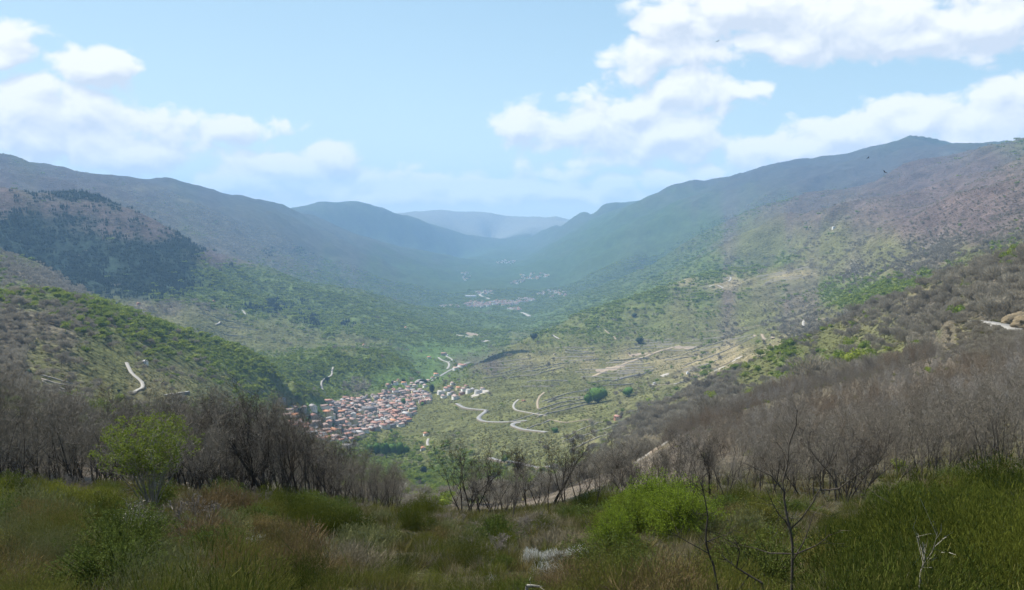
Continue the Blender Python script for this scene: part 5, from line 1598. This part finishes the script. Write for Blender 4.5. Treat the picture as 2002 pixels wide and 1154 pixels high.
# ------------------------------------------------------------------ shrubs
def broom_mesh(seed, h=1.8, rad=1.1, n=5200, w=.009, tipmix=.5, spread=1.0, up=.75, core=0, length=.34):
    """a bush of several rounded tufts, each a dense shell of fine upright sprigs over a dim woody inside"""
    rs = np.random.RandomState(seed)
    nt = 8
    a = np.arange(nt) * 2.4 + rs.rand() * 6; q = np.sqrt(np.arange(nt) / nt) * .62
    lx, ly = rad * q * np.cos(a), rad * q * np.sin(a)
    lr = rad * rs.uniform(.34, .52, nt); lh = h * (1 - .55 * q ** 1.5) * rs.uniform(.8, 1.08, nt)
    t = rs.choice(nt, n, p=(lr / lr.sum()))
    v = rs.normal(size=(n, 3)); v[:, 2] = np.abs(v[:, 2]) * .95 - .12; v /= np.linalg.norm(v, axis=1)[:, None]
    r_ = (rs.uniform(.25, 1.0, n) ** .6)[:, None]
    C0 = np.stack([lx[t], ly[t], np.zeros(n)], 1) + v * r_ * np.stack([lr[t] * spread, lr[t] * spread, lh[t] * .93], 1)
    C0[:, 2] = np.maximum(C0[:, 2], .0)
    d = v * (1 - up) + np.array([0, 0, up]) + rs.normal(size=(n, 3)) * .20
    d /= np.linalg.norm(d, axis=1)[:, None]
    L_ = (length * rs.uniform(.5, 1.25, n))[:, None]
    A = blades(C0 - d * L_ * .6, C0 + d * L_ * .4, w * rs.uniform(.6, 1.5, n), rs, .35)
    # woody stems from the foot
    m = 90; tt = rs.randint(0, nt, m); vv = rs.normal(size=(m, 3)); vv[:, 2] = np.abs(vv[:, 2]) + .5; vv /= np.linalg.norm(vv, axis=1)[:, None]
    e = np.stack([lx[tt], ly[tt], np.zeros(m)], 1) + vv * np.stack([lr[tt], lr[tt], lh[tt]], 1) * .8
    B = blades(np.stack([lx[tt] * .3, ly[tt] * .3, np.full(m, -.1)], 1), e, w * 1.1, rs, .5)
    # a few long shoots above the outline
    k = 70; tk = rs.randint(0, nt, k)
    s0 = np.stack([lx[tk] + rs.normal(size=k) * lr[tk] * .5, ly[tk] + rs.normal(size=k) * lr[tk] * .5, lh[tk] * .75], 1)
    D = blades(s0, s0 + np.stack([rs.normal(size=k) * .07, rs.normal(size=k) * .07, h * rs.uniform(.02, .09, k)], 1), w * .7, rs, .3)
    parts = [A, B, D]
    V, Fc = join(parts)
    c = np.zeros(len(V)); tp = (rs.rand(n) < tipmix) * rs.uniform(.2, 1, n)
    c[:4 * n] = np.repeat(tp, 4) * np.tile([.15, .15, 1, 1], n)
    if core > 0:
        V0, F0 = ico_sphere(2); F0 = np.concatenate([F0, F0[:, 2:3]], 1)
        cs_ = []
        for i in range(nt):
            V1 = V0 * (1 + .16 * rs.normal(size=(len(V0), 1)))
            V1 = V1 * np.array([lr[i] * spread, lr[i] * spread, lh[i] * .93]) * core + np.array([lx[i], ly[i], 0])
            cs_.append((V1, F0))
        Vc, Fcc = join(cs_)
        c = np.concatenate([c, np.zeros(len(Vc))]); V, Fc = join([(V, Fc), (Vc, Fcc)])
    return V, Fc, np.repeat(c[:, None], 3, 1)
def leafy_mesh(seed, h, rad, n, leaf=.035, nb=60):
    rs = np.random.RandomState(seed)
    segs = []; C0 = []
    for i in range(nb):
        a = rs.rand() * 6.28; q = math.sqrt(rs.rand())
        tip = np.array([rad * q * math.cos(a), rad * q * math.sin(a), h * math.sqrt(max(.06, 1 - (q * .9) ** 2)) * rs.uniform(.6, 1.18)])
        mid = tip * .5 + np.array([0, 0, h * .06]) + rs.normal(size=3) * .06 * h
        segs += [(np.array([0, 0, -.1]), mid, .02, .012), (mid, tip, .012, .005)]
        m_ = n // nb
        f = rs.uniform(.25, 1.05, m_)[:, None]
        fc = np.repeat(rs.uniform(.3, 1.05, 14), -(-m_ // 14))[:m_, None]; jit = np.repeat(rs.normal(size=(14, 3)) * .075 * h, -(-m_ // 14), axis=0)[:m_]
        pts = np.where(fc < .5, mid * fc * 2, mid + (tip - mid) * (fc - .5) * 2) + jit + rs.normal(size=(m_, 3)) * .032 * h
        C0.append(pts)
    C0 = np.concatenate(C0); C0[:, 2] = np.maximum(C0[:, 2], .02)
    return leaves(C0, leaf, rs), tubes(segs, 3)

G = {}
def add_kind(key, meshes): G[key] = meshes
M_BROOM = mat_plant('broom_stems', (.050, .064, .011), (.125, .128, .028), .25, (.160, .142, .044), var=.25)
M_BROOMD = mat_plant('deep_green_broom', (.024, .038, .006), (.088, .100, .015), .25, (.100, .106, .020), var=.12)
M_HEATH = mat_plant('olive_heath', (.078, .074, .022), (.150, .122, .045), .2, (.20, .135, .060))
M_RUST = mat_plant('rusty_twigs', (.105, .078, .038), (.135, .100, .050), .15, (.17, .118, .058))
M_GREY = mat_plant('grey_dry_stems', (.140, .122, .078), (.20, .175, .120), .15, (.25, .22, .155))
M_SILV = mat_plant('silver_stems', (.36, .36, .32), (.44, .44, .40), .2, (.60, .60, .56))
M_YELL = mat_plant('yellow_green_stems', (.100, .118, .016), (.130, .142, .022), .3, (.18, .175, .035))
M_SAGE = mat_plant('sage_stems', (.100, .110, .042), (.130, .138, .056), .2, (.18, .18, .09))
M_GRASS = mat_plant('dry_grass', (.12, .105, .055), (.20, .17, .10), .2, (.22, .19, .12))
def kind(key, m, n, **kw):
    near = [quad_mesh(key, b[0], b[1], m, b[2]) for b in [broom_mesh(hash_(key) + i, n=n, **kw) for i in range(3)]]
    kw2 = dict(kw); kw2['w'] = kw.get('w', .009) * 2.2; kw2['length'] = kw.get('length', .2) * 1.25
    far = [quad_mesh(key + '_far', b[0], b[1], m, b[2]) for b in [broom_mesh(hash_(key) + 40 + i, n=n // 2, **kw2) for i in range(2)]]
    add_kind(key, (near, far))
def hash_(s): return sum(ord(c) * (i + 3) for i, c in enumerate(s)) % 9000
kind('broom', M_BROOM, 15000, h=1.7, rad=1.2, tipmix=.4, up=.36, length=.075, w=.007)
kind('deep_broom', M_BROOMD, 22000, h=2.1, rad=1.35, tipmix=.35, up=.36, length=.07, w=.007)
kind('heath', M_HEATH, 12000, h=1.4, rad=1.15, tipmix=.6, up=.35, length=.075, w=.007)
kind('rusty', M_RUST, 4600, h=1.6, rad=1.4, tipmix=.7, up=.25, core=0, length=.22, w=.008)
kind('grey', M_GREY, 4200, h=1.15, rad=1.0, tipmix=.7, up=.35, core=0, length=.20, w=.008)
kind('silver', M_SILV, 1000, h=.75, rad=.6, tipmix=.9, core=0, w=.010, length=.18)
kind('yellow', M_YELL, 8000, h=1.3, rad=1.3, tipmix=.6, up=.25, length=.10, w=.010)
kind('sage', M_SAGE, 9000, h=1.4, rad=1.1, tipmix=.6, up=.36, length=.085, w=.008)
M_BRAM = mat_plant('bramble_leaves', (.055, .080, .016), (.085, .105, .024), .3)
M_OAKL = mat_plant('young_oak_leaves', (.115, .120, .028), (.150, .135, .036), .35)
M_THORN = mat_plant('thorn_twigs', (.12, .105, .088), (.17, .15, .13))
def leafy_kind(key, m, h, rad, n, leaf):
    def mk(sd, n_, lf_):
        lf, st = leafy_mesh(sd, h, rad, n_, lf_, 90); V, Fc = join([lf, st]); return quad_mesh(key, V, Fc, m)
    add_kind(key, ([mk(hash_(key) + i, n, leaf) for i in range(3)], [mk(hash_(key) + 9 + i, n // 2, leaf * 1.5) for i in range(2)]))
leafy_kind('bramble', M_BRAM, 1.2, 1.2, 14000, .017)
leafy_kind('oaklet', M_OAKL, 1.4, .9, 7000, .016)
def thorn(sd, w):
    rs = np.random.RandomState(sd); big, t0, t1, tips = grow(rs, 1.7, multi=7, n_limb=5, twigs=3, r=.018, spread=.5, lean=.3, up=.3)
    a = np.array([b_[0] for b_ in big]); b = np.array([b_[1] for b_ in big])
    return mesh_np('thorn', *join([blades(a, b, w * 1.6, rs, .7), blades(t0, t1, w * .7, rs, .5)]), M_THORN)
add_kind('thorn', ([thorn(900 + i, .013) for i in range(3)], [thorn(920 + i, .02) for i in range(2)]))
WORDS = {'broom': ('olive green broom bush', 'broom_bush', 'olive broom bushes in the foreground'), 'deep_broom': ('deep green broom bush', 'broom_bush', 'deep green broom bushes in the foreground'),
         'heath': ('brownish olive heath bush', 'heath_bush', 'brownish heath bushes in the foreground'), 'rusty': ('rusty brown twiggy bush', 'twiggy_bush', 'rusty bushes in the foreground'),
         'grey': ('dry grey-brown bush', 'dry_bush', 'dry grey bushes in the foreground'), 'silver': ('silvery white tuft', 'silver_tuft', 'silver tufts in the foreground'),
         'yellow': ('yellow-green spreading bush', 'yellow_bush', 'yellow-green bushes in the foreground'), 'sage': ('grey-green sage bush', 'sage_bush', 'grey-green bushes in the foreground'), 'bramble': ('dark leafy bramble', 'bramble_bush', 'leafy brambles in the foreground'), 'oaklet': ('small yellowish leafy bush', 'leafy_shrub', 'small leafy bushes in the foreground'), 'thorn': ('leafless thorny bush', 'thorn_bush', 'leafless thorn bushes in the foreground')}
SHRUBS = []
def shrub(key, x, y, hgt, wid=None, rs=RR):
    d = math.hypot(x, y)
    me = rs.choice(G[key][0] if d < 30 else G[key][1])
    h0 = {'broom': 1.7, 'deep_broom': 2.1, 'heath': 1.4, 'rusty': 1.6, 'grey': 1.15, 'silver': .75, 'yellow': 1.3, 'sage': 1.4, 'bramble': 1.2, 'oaklet': 1.4, 'thorn': 1.5}[key]
    s = hgt / h0; w = (wid or 1.0) * s
    o = link(WORDS[key][1], me, None, (x, y, float(H(x, y)) - .03)); o.scale = (w, w, s); o.rotation_euler = (rs.gauss(0, .07), rs.gauss(0, .07), rs.random() * 6.28)
    SHRUBS.append((o, key, x, y, hgt)); return o
# the bushes one can name: kind, px, py of the top, height, width factor, distances searched
FEAT = [
 ('deep_broom',830,945,2.3,1.15,34,62),('deep_broom',805,960,2.0,1.0,34,62),('deep_broom',560,935,2.3,1.2,36,66),('deep_broom',600,948,2.1,1.2,36,66),('deep_broom',640,962,2.0,1.2,36,66),('deep_broom',690,972,1.9,1.2,34,62),('deep_broom',520,930,2.2,1.1,36,66),
 ('rusty',430,920,2.1,1.1,34,54),('rusty',400,940,1.8,1.1,30,50),('rusty',465,938,1.8,1.0,32,52),('rusty',380,975,1.8,1.1,20,40),
 ('yellow',105,925,1.2,1.3,30,52),('yellow',150,945,1.1,1.3,28,48),('yellow',185,962,1.0,1.3,26,44),('yellow',215,955,1.0,1.2,26,46),('deep_broom',20,905,1.8,1.2,34,60),('broom',70,905,1.7,1.2,34,60),
 ('sage',40,925,2.0,1.2,22,50),('sage',15,960,1.7,1.1,18,40),('sage',90,1000,1.4,1.1,12,30),
 ('deep_broom',1450,925,2.3,1.2,36,66),('deep_broom',1490,940,2.0,1.1,32,60),('deep_broom',1180,925,2.2,1.1,40,66),('deep_broom',1150,940,2.0,1.1,36,60),
 ('silver',1065,1036,.5,1.1,18,30),('silver',1085,1040,.55,1.2,18,30),('silver',1110,1042,.5,1.1,18,30),('silver',1040,1040,.6,1.0,16,30),('silver',1132,1044,.6,1.0,16,30),('silver',500,1025,.6,1.2,16,34),('silver',960,1080,.4,.8,12,26),('silver',1075,1050,.7,1.2,14,26),
 ('deep_broom',590,1035,1.8,1.0,14,30),('deep_broom',780,1070,1.0,1.0,12,26),('deep_broom',985,1020,1.2,1.0,18,36),('broom',920,1018,1.6,1.2,16,32),('broom',640,1085,1.3,1.2,10,20),('yellow',850,1080,.8,.8,12,24),
 ('deep_broom',1830,905,2.6,1.4,20,46),('deep_broom',1900,895,2.6,1.4,20,46),('deep_broom',1970,888,2.6,1.4,18,46),('deep_broom',1770,925,2.4,1.3,20,46),('deep_broom',1730,950,2.2,1.3,20,46),('deep_broom',1930,930,2.4,1.4,14,34),('deep_broom',1860,960,2.3,1.4,14,34),('deep_broom',1800,990,2.1,1.4,12,30),('deep_broom',1990,960,2.3,1.4,10,28),
 ('sage',740,1010,1.3,1.1,18,40),('sage',690,1015,1.3,1.1,18,40),('sage',1390,985,1.5,1.1,20,44),('sage',1410,1020,1.3,1.1,16,36),
]
for (k, px, py, h, w, d0, d1) in FEAT:
    x, y, z, d = place_top(px, py, h, d0, d1)
    shrub(k, x, y, h, w)
CLEAR = []
# the bright green leafy bush
def bright_bush():
    lf, st = leafy_mesh(5, 2.6, 2.1, 24000, .036, 150)
    a, b = mesh_np('leaves', *lf, M_BUD), mesh_np('stems', *st, M_BARK)
    for (px, py, h, w, words) in [(1290,926,2.4,.98,'big bright lime green leafy bush, the brightest in the foreground'),(1232,962,1.9,.85,'lime green leafy bush against the left of the big bright one'),(1335,950,2.2,1.0,'paler lime green leafy bush against the right of the big bright one'),(1200,1000,1.5,.8,'small lime green bush low at the left foot of the big bright one')]:
        x, y, z, d = place_top(px, py, h, 18, 40); CLEAR.append((x * .93, y * .93, 1.6)); CLEAR.append((x, y, 1.3)); print('bright bush', d)
        o = link('leafy_bush', None, None, (x, y, z)); s = h / 2.6; o.scale = (s * w, s * w, s); o.rotation_euler = (0, 0, px)
        link('leaves', a, o); link('stems', b, o); tag(o, words, 'bush', 'lime green leafy bushes')
bright_bush()

# the round yellow-green tree on the left, many grey stems
def round_tree():
    rs = np.random.RandomState(8)
    # many stems rising from one foot into a broad dome
    big, t0, t1, tips = [], [], [], []
    for i in range(26):
        a = i * 2.4 + rs.rand() * .4; q = math.sqrt((i + .5) / 26)
        end = np.array([2.15 * q * math.cos(a), 2.15 * q * math.sin(a), 2.0 + 2.7 * math.sqrt(1 - (q * .93) ** 2)])
        p = np.array([.16 * q * math.cos(a), .16 * q * math.sin(a), -.2]); r0 = rs.uniform(.022, .04); n = 7; prev = p
        for k in range(1, n + 1):
            f = k / n
            pt = p + (end - p) * np.array([f ** 1.25, f ** 1.25, f]) + rs.normal(size=3) * .035
            big.append((prev, pt, r0 * (1 - .8 * (k - 1) / n), r0 * (1 - .8 * k / n)))
            if k >= 3:
                for _ in range(3):
                    dr = norm((pt - prev) + rs.normal(size=3) * .32); L_ = rs.uniform(.4, .95)
                    m_ = pt + dr * L_; t0.append(pt); t1.append(m_)
                    for _ in range(4):
                        b0 = pt + dr * L_ * rs.rand(); b1 = b0 + norm(dr + rs.normal(size=3) * .8) * rs.uniform(.2, .5); t0.append(b0); t1.append(b1); tips.append(b1)
                    tips.append(m_)
            prev = pt
    t0, t1, tips = np.array(t0), np.array(t1), np.array(tips)
    V, Fc = tubes(big, 5); V2, F2 = blades(t0, t1, .014, rs, .5)
    hi = tips[tips[:, 2] > 2.1]; wgt = np.clip((hi[:, 2] - 1.9) / 1.0, .15, 1); wgt = wgt / wgt.sum()
    keep_ = rs.rand(len(hi)) < .62; wgt = wgt * keep_; wgt = wgt / wgt.sum(); k = rs.choice(len(hi), 15000, p=wgt); C0 = hi[k] + rs.normal(size=(len(k), 3)) * .085
    x, y, z, d = place_top(290, 836, 5.3, 28, 48)
    s = 5.0 / 5.5
    CLEAR.append((x, y, 1.6)); CLEAR.append((x * .93, y * .93, 1.9)); CLEAR.append((x * .86, y * .86, 1.6))
    o = link('round_tree', None, None, (x, y, z)); o.scale = (s * 1.12, s * 1.12, s)
    link('trunk', mesh_np('trunk', V, Fc, M_BARKG), o); link('twigs', mesh_np('twigs', V2, F2, M_BARKG), o)
    M_YL = mat_plant('yellow_green_leaves', (.118, .155, .026), (.130, .165, .030), .4)
    link('crown', mesh_np('crown', *leaves(C0, .045, rs), M_YL), o)
    tag(o, 'round yellow-green tree with many pale grey stems at left', 'tree')
    print('round tree d', d)
    # the paler one with white blossom at its foot
    x, y, z, d = place_top(250, 960, 2.0, 18, 40)
    big, t0, t1, tips = grow(np.random.RandomState(9), 2.1, multi=3, n_limb=5, twigs=3, r=.03, spread=.45, depth=3)
    o = link('blossoming_sapling', None, None, (x, y, z))
    link('trunk', mesh_np('trunk', *join([tubes(big, 4), blades(t0, t1, .012, rs, .5)]), M_BARKG), o)
    link('blossom', mesh_np('blossom', *leaves(tips[rs.randint(0, len(tips), 170)] + rs.normal(size=(170, 3)) * .07, .016, rs), mat_plain('pale_blossom', (.62, .52, .46), .8, .2, 3)), o)
    tag(o, 'small sapling with pale blossom at the foot of the round tree', 'tree')
round_tree()

def fill_shrubs():
    rs = np.random.RandomState(61)
    placed = [(s[2], s[3], .8) for s in SHRUBS] + CLEAR
    d = 6.6; n = 0
    while d < 92:
        step = 1.95 + d * .016
        a0 = R(38)
        a = -a0 + rs.rand() * step / d
        while a < a0:
            dd = d + rs.uniform(-.4, .4) * step; aa = a + rs.uniform(-.3, .3) * step / d
            x, y = math.sin(aa) * dd, math.cos(aa) * dd
            a += step / d
            sp_ = 1.25 if aa > .34 else 1.0
            if any((x - p[0]) ** 2 + (y - p[1]) ** 2 < (step * p[2] * .8 * sp_) ** 2 for p in placed): continue
            px, py = project(x, y, float(H(x, y)) + 1.2); px, py = float(px), float(py)
            if px < -300 or px > 2320 or py > 1290: continue
            g = fbm(np.array([x / 5.]), np.array([y / 5.]), 3)[0]; u = rs.rand() + g * .35
            if px > 1480 and not (py > 1080 and px < 1750 and u > .5):
                k = 'deep_broom' if u < .72 else 'broom' if u < .95 else 'heath'; h = rs.uniform(1.6, 2.3)
            elif px > 1130:
                k = 'heath' if u < .5 else 'broom' if u < .8 else 'sage' if u < .9 else 'rusty'; h = rs.uniform(1.1, 1.7)
            elif px > 600:
                if py > 1000: k = 'grey' if u < .27 else 'sage' if u < .45 else 'broom' if u < .75 else 'heath' if u < .9 else 'deep_broom'; h = rs.uniform(.75, 1.25)
                else: k = 'sage' if u < .3 else 'broom' if u < .6 else 'grey' if u < .75 else 'deep_broom'; h = rs.uniform(1.2, 1.8)
            elif px > 330:
                k = 'heath' if u < .35 else 'broom' if u < .72 else 'rusty' if u < .85 else 'sage'; h = rs.uniform(1.2, 1.8)
            else:
                k = 'broom' if u < .55 else 'heath' if u < .7 else 'yellow' if (u < .85 and py < 1040) else 'sage' if u < .95 else 'deep_broom'; h = rs.uniform(1.2, 1.8)
            big_ = rs.rand() < (.62 if px > 1600 else .46)
            h = h * (rs.uniform(1.15, 1.5) if big_ else rs.uniform(.55, .85)) if dd < 46 else h * rs.uniform(1.05, 1.4)
            if dd < 12: h *= .75
            u2 = rs.rand()
            if dd < 20: pass
            elif px < 1600:
                if u2 < .16: k = 'bramble'
                elif u2 < .24: k = 'oaklet'
                elif u2 < .33: k = 'thorn'
            elif u2 < .10: k = 'bramble'
            # never taller than the outline of the brush in the photograph
            lim = np.interp(px, [-100, 0, 100, 330, 500, 700, 790, 900, 1130, 1400, 1540, 1620, 1700, 1790, 1880, 2002, 2100], [905, 905, 915, 935, 945, 975, 985, 1000, 985, 965, 965, 985, 975, 930, 905, 900, 895]) + rs.uniform(0, 22)
            tl = float(pix_azt(px, lim)[1]); zz = float(H(x, y))
            hm = tl * dd - zz
            if hm < .35: continue
            if d > 68 and (px < 1150 or rs.rand() < .35): continue
            h = min(h, hm)
            h = min(h, {'deep_broom': 2.5, 'broom': 2.0}.get(k, 1.7))
            shrub(k, x, y, h, rs.uniform(.95, 1.2) if h > 1.3 else rs.uniform(1.2, 1.6))
            placed.append((x, y, .8)); n += 1
        d += step * .9
    print('shrubs', len(SHRUBS), {k: sum(1 for s in SHRUBS if s[1] == k) for k in G})
fill_shrubs()

def label_shrubs():
    import collections
    g = collections.defaultdict(list)
    for (o, key, x, y, h) in SHRUBS:
        px, py = project(x, y, float(H(x, y)) + h * .7); px, py = float(px), float(py)
        d = math.hypot(x, y)
        if px < 0: z = 'outside the left edge'
        elif px > 2002: z = 'outside the right edge'
        elif px < 200: z = 'at far left'
        elif px < 400: z = 'below the yellow-green tree'
        elif px < 620: z = 'left of centre'
        elif px < 860: z = 'below the village'
        elif px < 1160: z = 'at centre'
        elif px < 1400: z = 'below the bright bush'
        elif px < 1640: z = 'round the bare sapling'
        elif px < 1820: z = 'right of the sapling'
        else: z = 'at far right'
        row = 'nearest' if d < 11 else 'near' if d < 16 else 'middle' if d < 25 else 'farther' if d < 40 else 'farthest'
        g[(key, row, z)].append((px, o))
    for (key, row, z), l in g.items():
        l.sort(key=lambda q: q[0]); W_ = WORDS[key]
        for i, (px, o) in enumerate(l):
            n = len(l)
            if n == 1: t = f'{W_[0]} in the {row} row {z}'
            elif n == 2: t = f'{W_[0]}, {"left" if i == 0 else "right"} one in the {row} row {z}'
            else: t = f'{W_[0]}, {ordinal(i)} from left in the {row} row {z}'
            tag(o, t, 'bush', W_[2])
label_shrubs()

# dry grass, heather litter between the bushes
def tuft(seed, n, h, w):
    rs = np.random.RandomState(seed); a = rs.rand(n) * 6.28; q = rs.rand(n)
    b = np.stack([.12 * q * np.cos(a), .12 * q * np.sin(a), np.full(n, -.03)], 1)
    t = np.stack([.38 * q * np.cos(a), .38 * q * np.sin(a), h * rs.uniform(.5, 1, n)], 1)
    return blades(b, t, w, rs, .3)
def ground_cover():
    rs = np.random.RandomState(3)
    n = 12000; d = np.exp(rs.uniform(math.log(4.5), math.log(130), n)); a = rs.uniform(-R(34), R(34), n)
    P = np.stack([np.sin(a) * d, np.cos(a) * d], 1); Z = H(P[:, 0], P[:, 1])
    g = fbm(P[:, 0] / 4, P[:, 1] / 4, 3)
    gr = [mesh_np('grass_tuft', *tuft(i, 46, .24, .008), M_GRASS) for i in range(3)]
    hb = [mesh_np('low_heath', *tuft(10 + i, 90, .24, .010), M_HEATH) for i in range(2)] + [mesh_np('low_broom', *tuft(20 + i, 90, .26, .010), M_BROOM) for i in range(2)] + [mesh_np('low_grey', *tuft(24, 90, .24, .010), M_GREY)]
    m = g > .0
    scatter('dry_grass', gr, np.c_[P[m], Z[m]], rs.uniform(.6, 1.3, m.sum()) * (1 + d[m] / 60), 3, .15)
    m = ~m
    scatter('low_heath', hb, np.c_[P[m], Z[m]], rs.uniform(.6, 1.4, m.sum()) * (1 + d[m] / 60), 4, .15)
ground_cover()

# bare saplings close by, each stem traced through points of the photograph at its own distance
def traced(stems, d, rbase, name, label, seed, m_=None, twig=.3, cat='tree'):
    rs = np.random.RandomState(seed); big, t0, t1 = [], [], []
    a0, _ = pix_azt(stems[0][0][0], stems[0][0][1]); bx, by = math.sin(a0) * d, math.cos(a0) * d; bz = float(H(bx, by))
    for si, st in enumerate(stems):
        pts = []
        off = rs.normal() * .05
        for j, (px, py) in enumerate(st):
            a, t = pix_azt(px, py); dd = d + off * j * (1 if si else .3)
            pts.append(np.array([math.sin(a) * dd, math.cos(a) * dd, float(t) * dd]))
        if si == 0: pts[0] = np.array([bx, by, bz - .2])
        P = np.array(pts) - np.array([bx, by, bz])
        if si and big:
            ends = np.array([b_[1] for b_ in big] + [b_[0] for b_ in big]); kk = int(np.argmin(((ends - P[0]) ** 2).sum(1))); P = P + (ends[kk] - P[0]) * np.linspace(1, 0, len(P))[:, None]
        n = len(P); r0 = rbase * (1 if si == 0 else .5)
        # slight crookedness
        Q = [P[0]]
        for i in range(n - 1):
            m2 = (P[i] + P[i + 1]) / 2 + rs.normal(size=3) * .025 * np.linalg.norm(P[i + 1] - P[i])
            Q += [m2, P[i + 1]]
        Q = np.array(Q); k = len(Q)
        for i in range(k - 1):
            big.append((Q[i], Q[i + 1], r0 * (1 - i / k * .8), r0 * (1 - (i + 1) / k * .8)))
            for _ in range(4 if i > 1 else 0):
                if rs.rand() < .75:
                    s0 = Q[i] + (Q[i + 1] - Q[i]) * rs.rand(); dr = norm(Q[i + 1] - Q[i] + rs.normal(size=3) * .9 * np.linalg.norm(Q[i + 1] - Q[i])); L_ = twig * rs.uniform(.4, 1.2)
                    s1 = s0 + dr * L_; t0.append(s0); t1.append(s1)
                    s2 = s1 + norm(dr + rs.normal(size=3) * .5) * L_ * .5; t0.append(s1); t1.append(s2)
    o = link(name, None, None, (bx, by, bz))
    link('trunk', mesh_np('trunk', *tubes(big, 6), m_ or M_BARK), o)
    link('twigs', mesh_np('twigs', *blades(np.array(t0), np.array(t1), .007, rs, .4), m_ or M_BARK), o)
    tag(o, label, cat)
traced([[(1556,1165),(1549,1100),(1545,1035),(1533,975),(1530,945),(1540,910),(1543,868)], [(1531,962),(1505,930),(1480,918),(1460,908)], [(1543,1035),(1565,1015),(1590,980),(1602,958),(1610,920),(1636,890)], [(1602,958),(1640,955),(1680,925),(1705,905)], [(1541,1025),(1520,1000),(1500,960)],
        [(1560,1150),(1575,1100),(1585,1050),(1592,1000)], [(1546,1080),(1500,1080),(1470,1070)], [(1575,1090),(1605,1070),(1622,1045)], [(1560,800),(1558,830),(1545,868)][::-1]], 12.0, .021, 'bare_sapling', 'dark bare sapling with forked branches in the right foreground', 1)
traced([[(1440,1160),(1395,1105),(1380,1060),(1384,1010),(1375,960),(1370,942)], [(1382,1080),(1345,1060),(1310,1040)], [(1384,1050),(1405,1046),(1425,1046)]], 11.0, .016, 'bare_sapling', 'thin bare sapling left of the dark forked one', 2)
traced([[(1530,1165),(1490,1140),(1440,1110),(1410,1085)], [(1470,1128),(1450,1150),(1440,1160)], [(1440,1110),(1446,1080),(1440,1060)]], 10.0, .017, 'fallen_branch', 'dark arching bare branch low left of the forked sapling', 3, None, .3, 'branch')
traced([[(1780,1165),(1800,1120),(1808,1090),(1804,1060)], [(1808,1100),(1825,1075),(1833,1040)]], 11.0, .012, 'bare_sapling', 'pale thin bare sapling standing in the deep green broom at right', 4, M_BARKG)
traced([[(1015,1150),(1030,1146),(1055,1147)]], 9.0, .028, 'pale_log', 'short pale piece of dead wood at the bottom centre', 6, M_BARKG, .1, 'log')

# ------------------------------------------------------------------ birds
def birds():
    M_BIRD = mat_plain('dark_feathers', (.02, .02, .02), .7, .1, 5)
    for i, (px, py, d, s, words) in enumerate([(1730,337,60,.35,'larger dark bird gliding over the right-hand mountain'),(1697,309,80,.22,'small dark bird left of the larger one over the mountain'),(1403,81,90,.22,'small dark bird high under the big cloud')]):
        a, t = pix_azt(px, py)
        V = [(-1,.1,.12),(-.5,.18,.16),(0,.12,.03),(.5,.18,.16),(1,.1,.12),(-.5,-.12,.12),(0,-.14,.02),(.5,-.12,.12),(0,.35,.02),(.0,-.42,.02),(.12,-.4,.02),(-.12,-.4,.02),(0,0,.10),(0,0,-.06)]
        Fq = [(0,5,1,1),(1,5,6,2),(2,6,7,3),(3,7,4,4),(8,12,2,2),(8,2,13,13),(12,6,9,9),(13,9,6,6),(6,11,9,9),(6,9,10,10),(8,13,12,12),(2,12,6,6),(2,6,13,13)]
        o = link('bird', quad_mesh('bird', np.array(V, float), np.array(Fq), M_BIRD), None, (math.sin(a) * d, math.cos(a) * d, float(t) * d)); o.scale = (s, s, s); o.rotation_euler = (.3, .35, .7 + i)
        tag(o, words, 'bird', 'birds over the valley')
birds()
plant_woods()
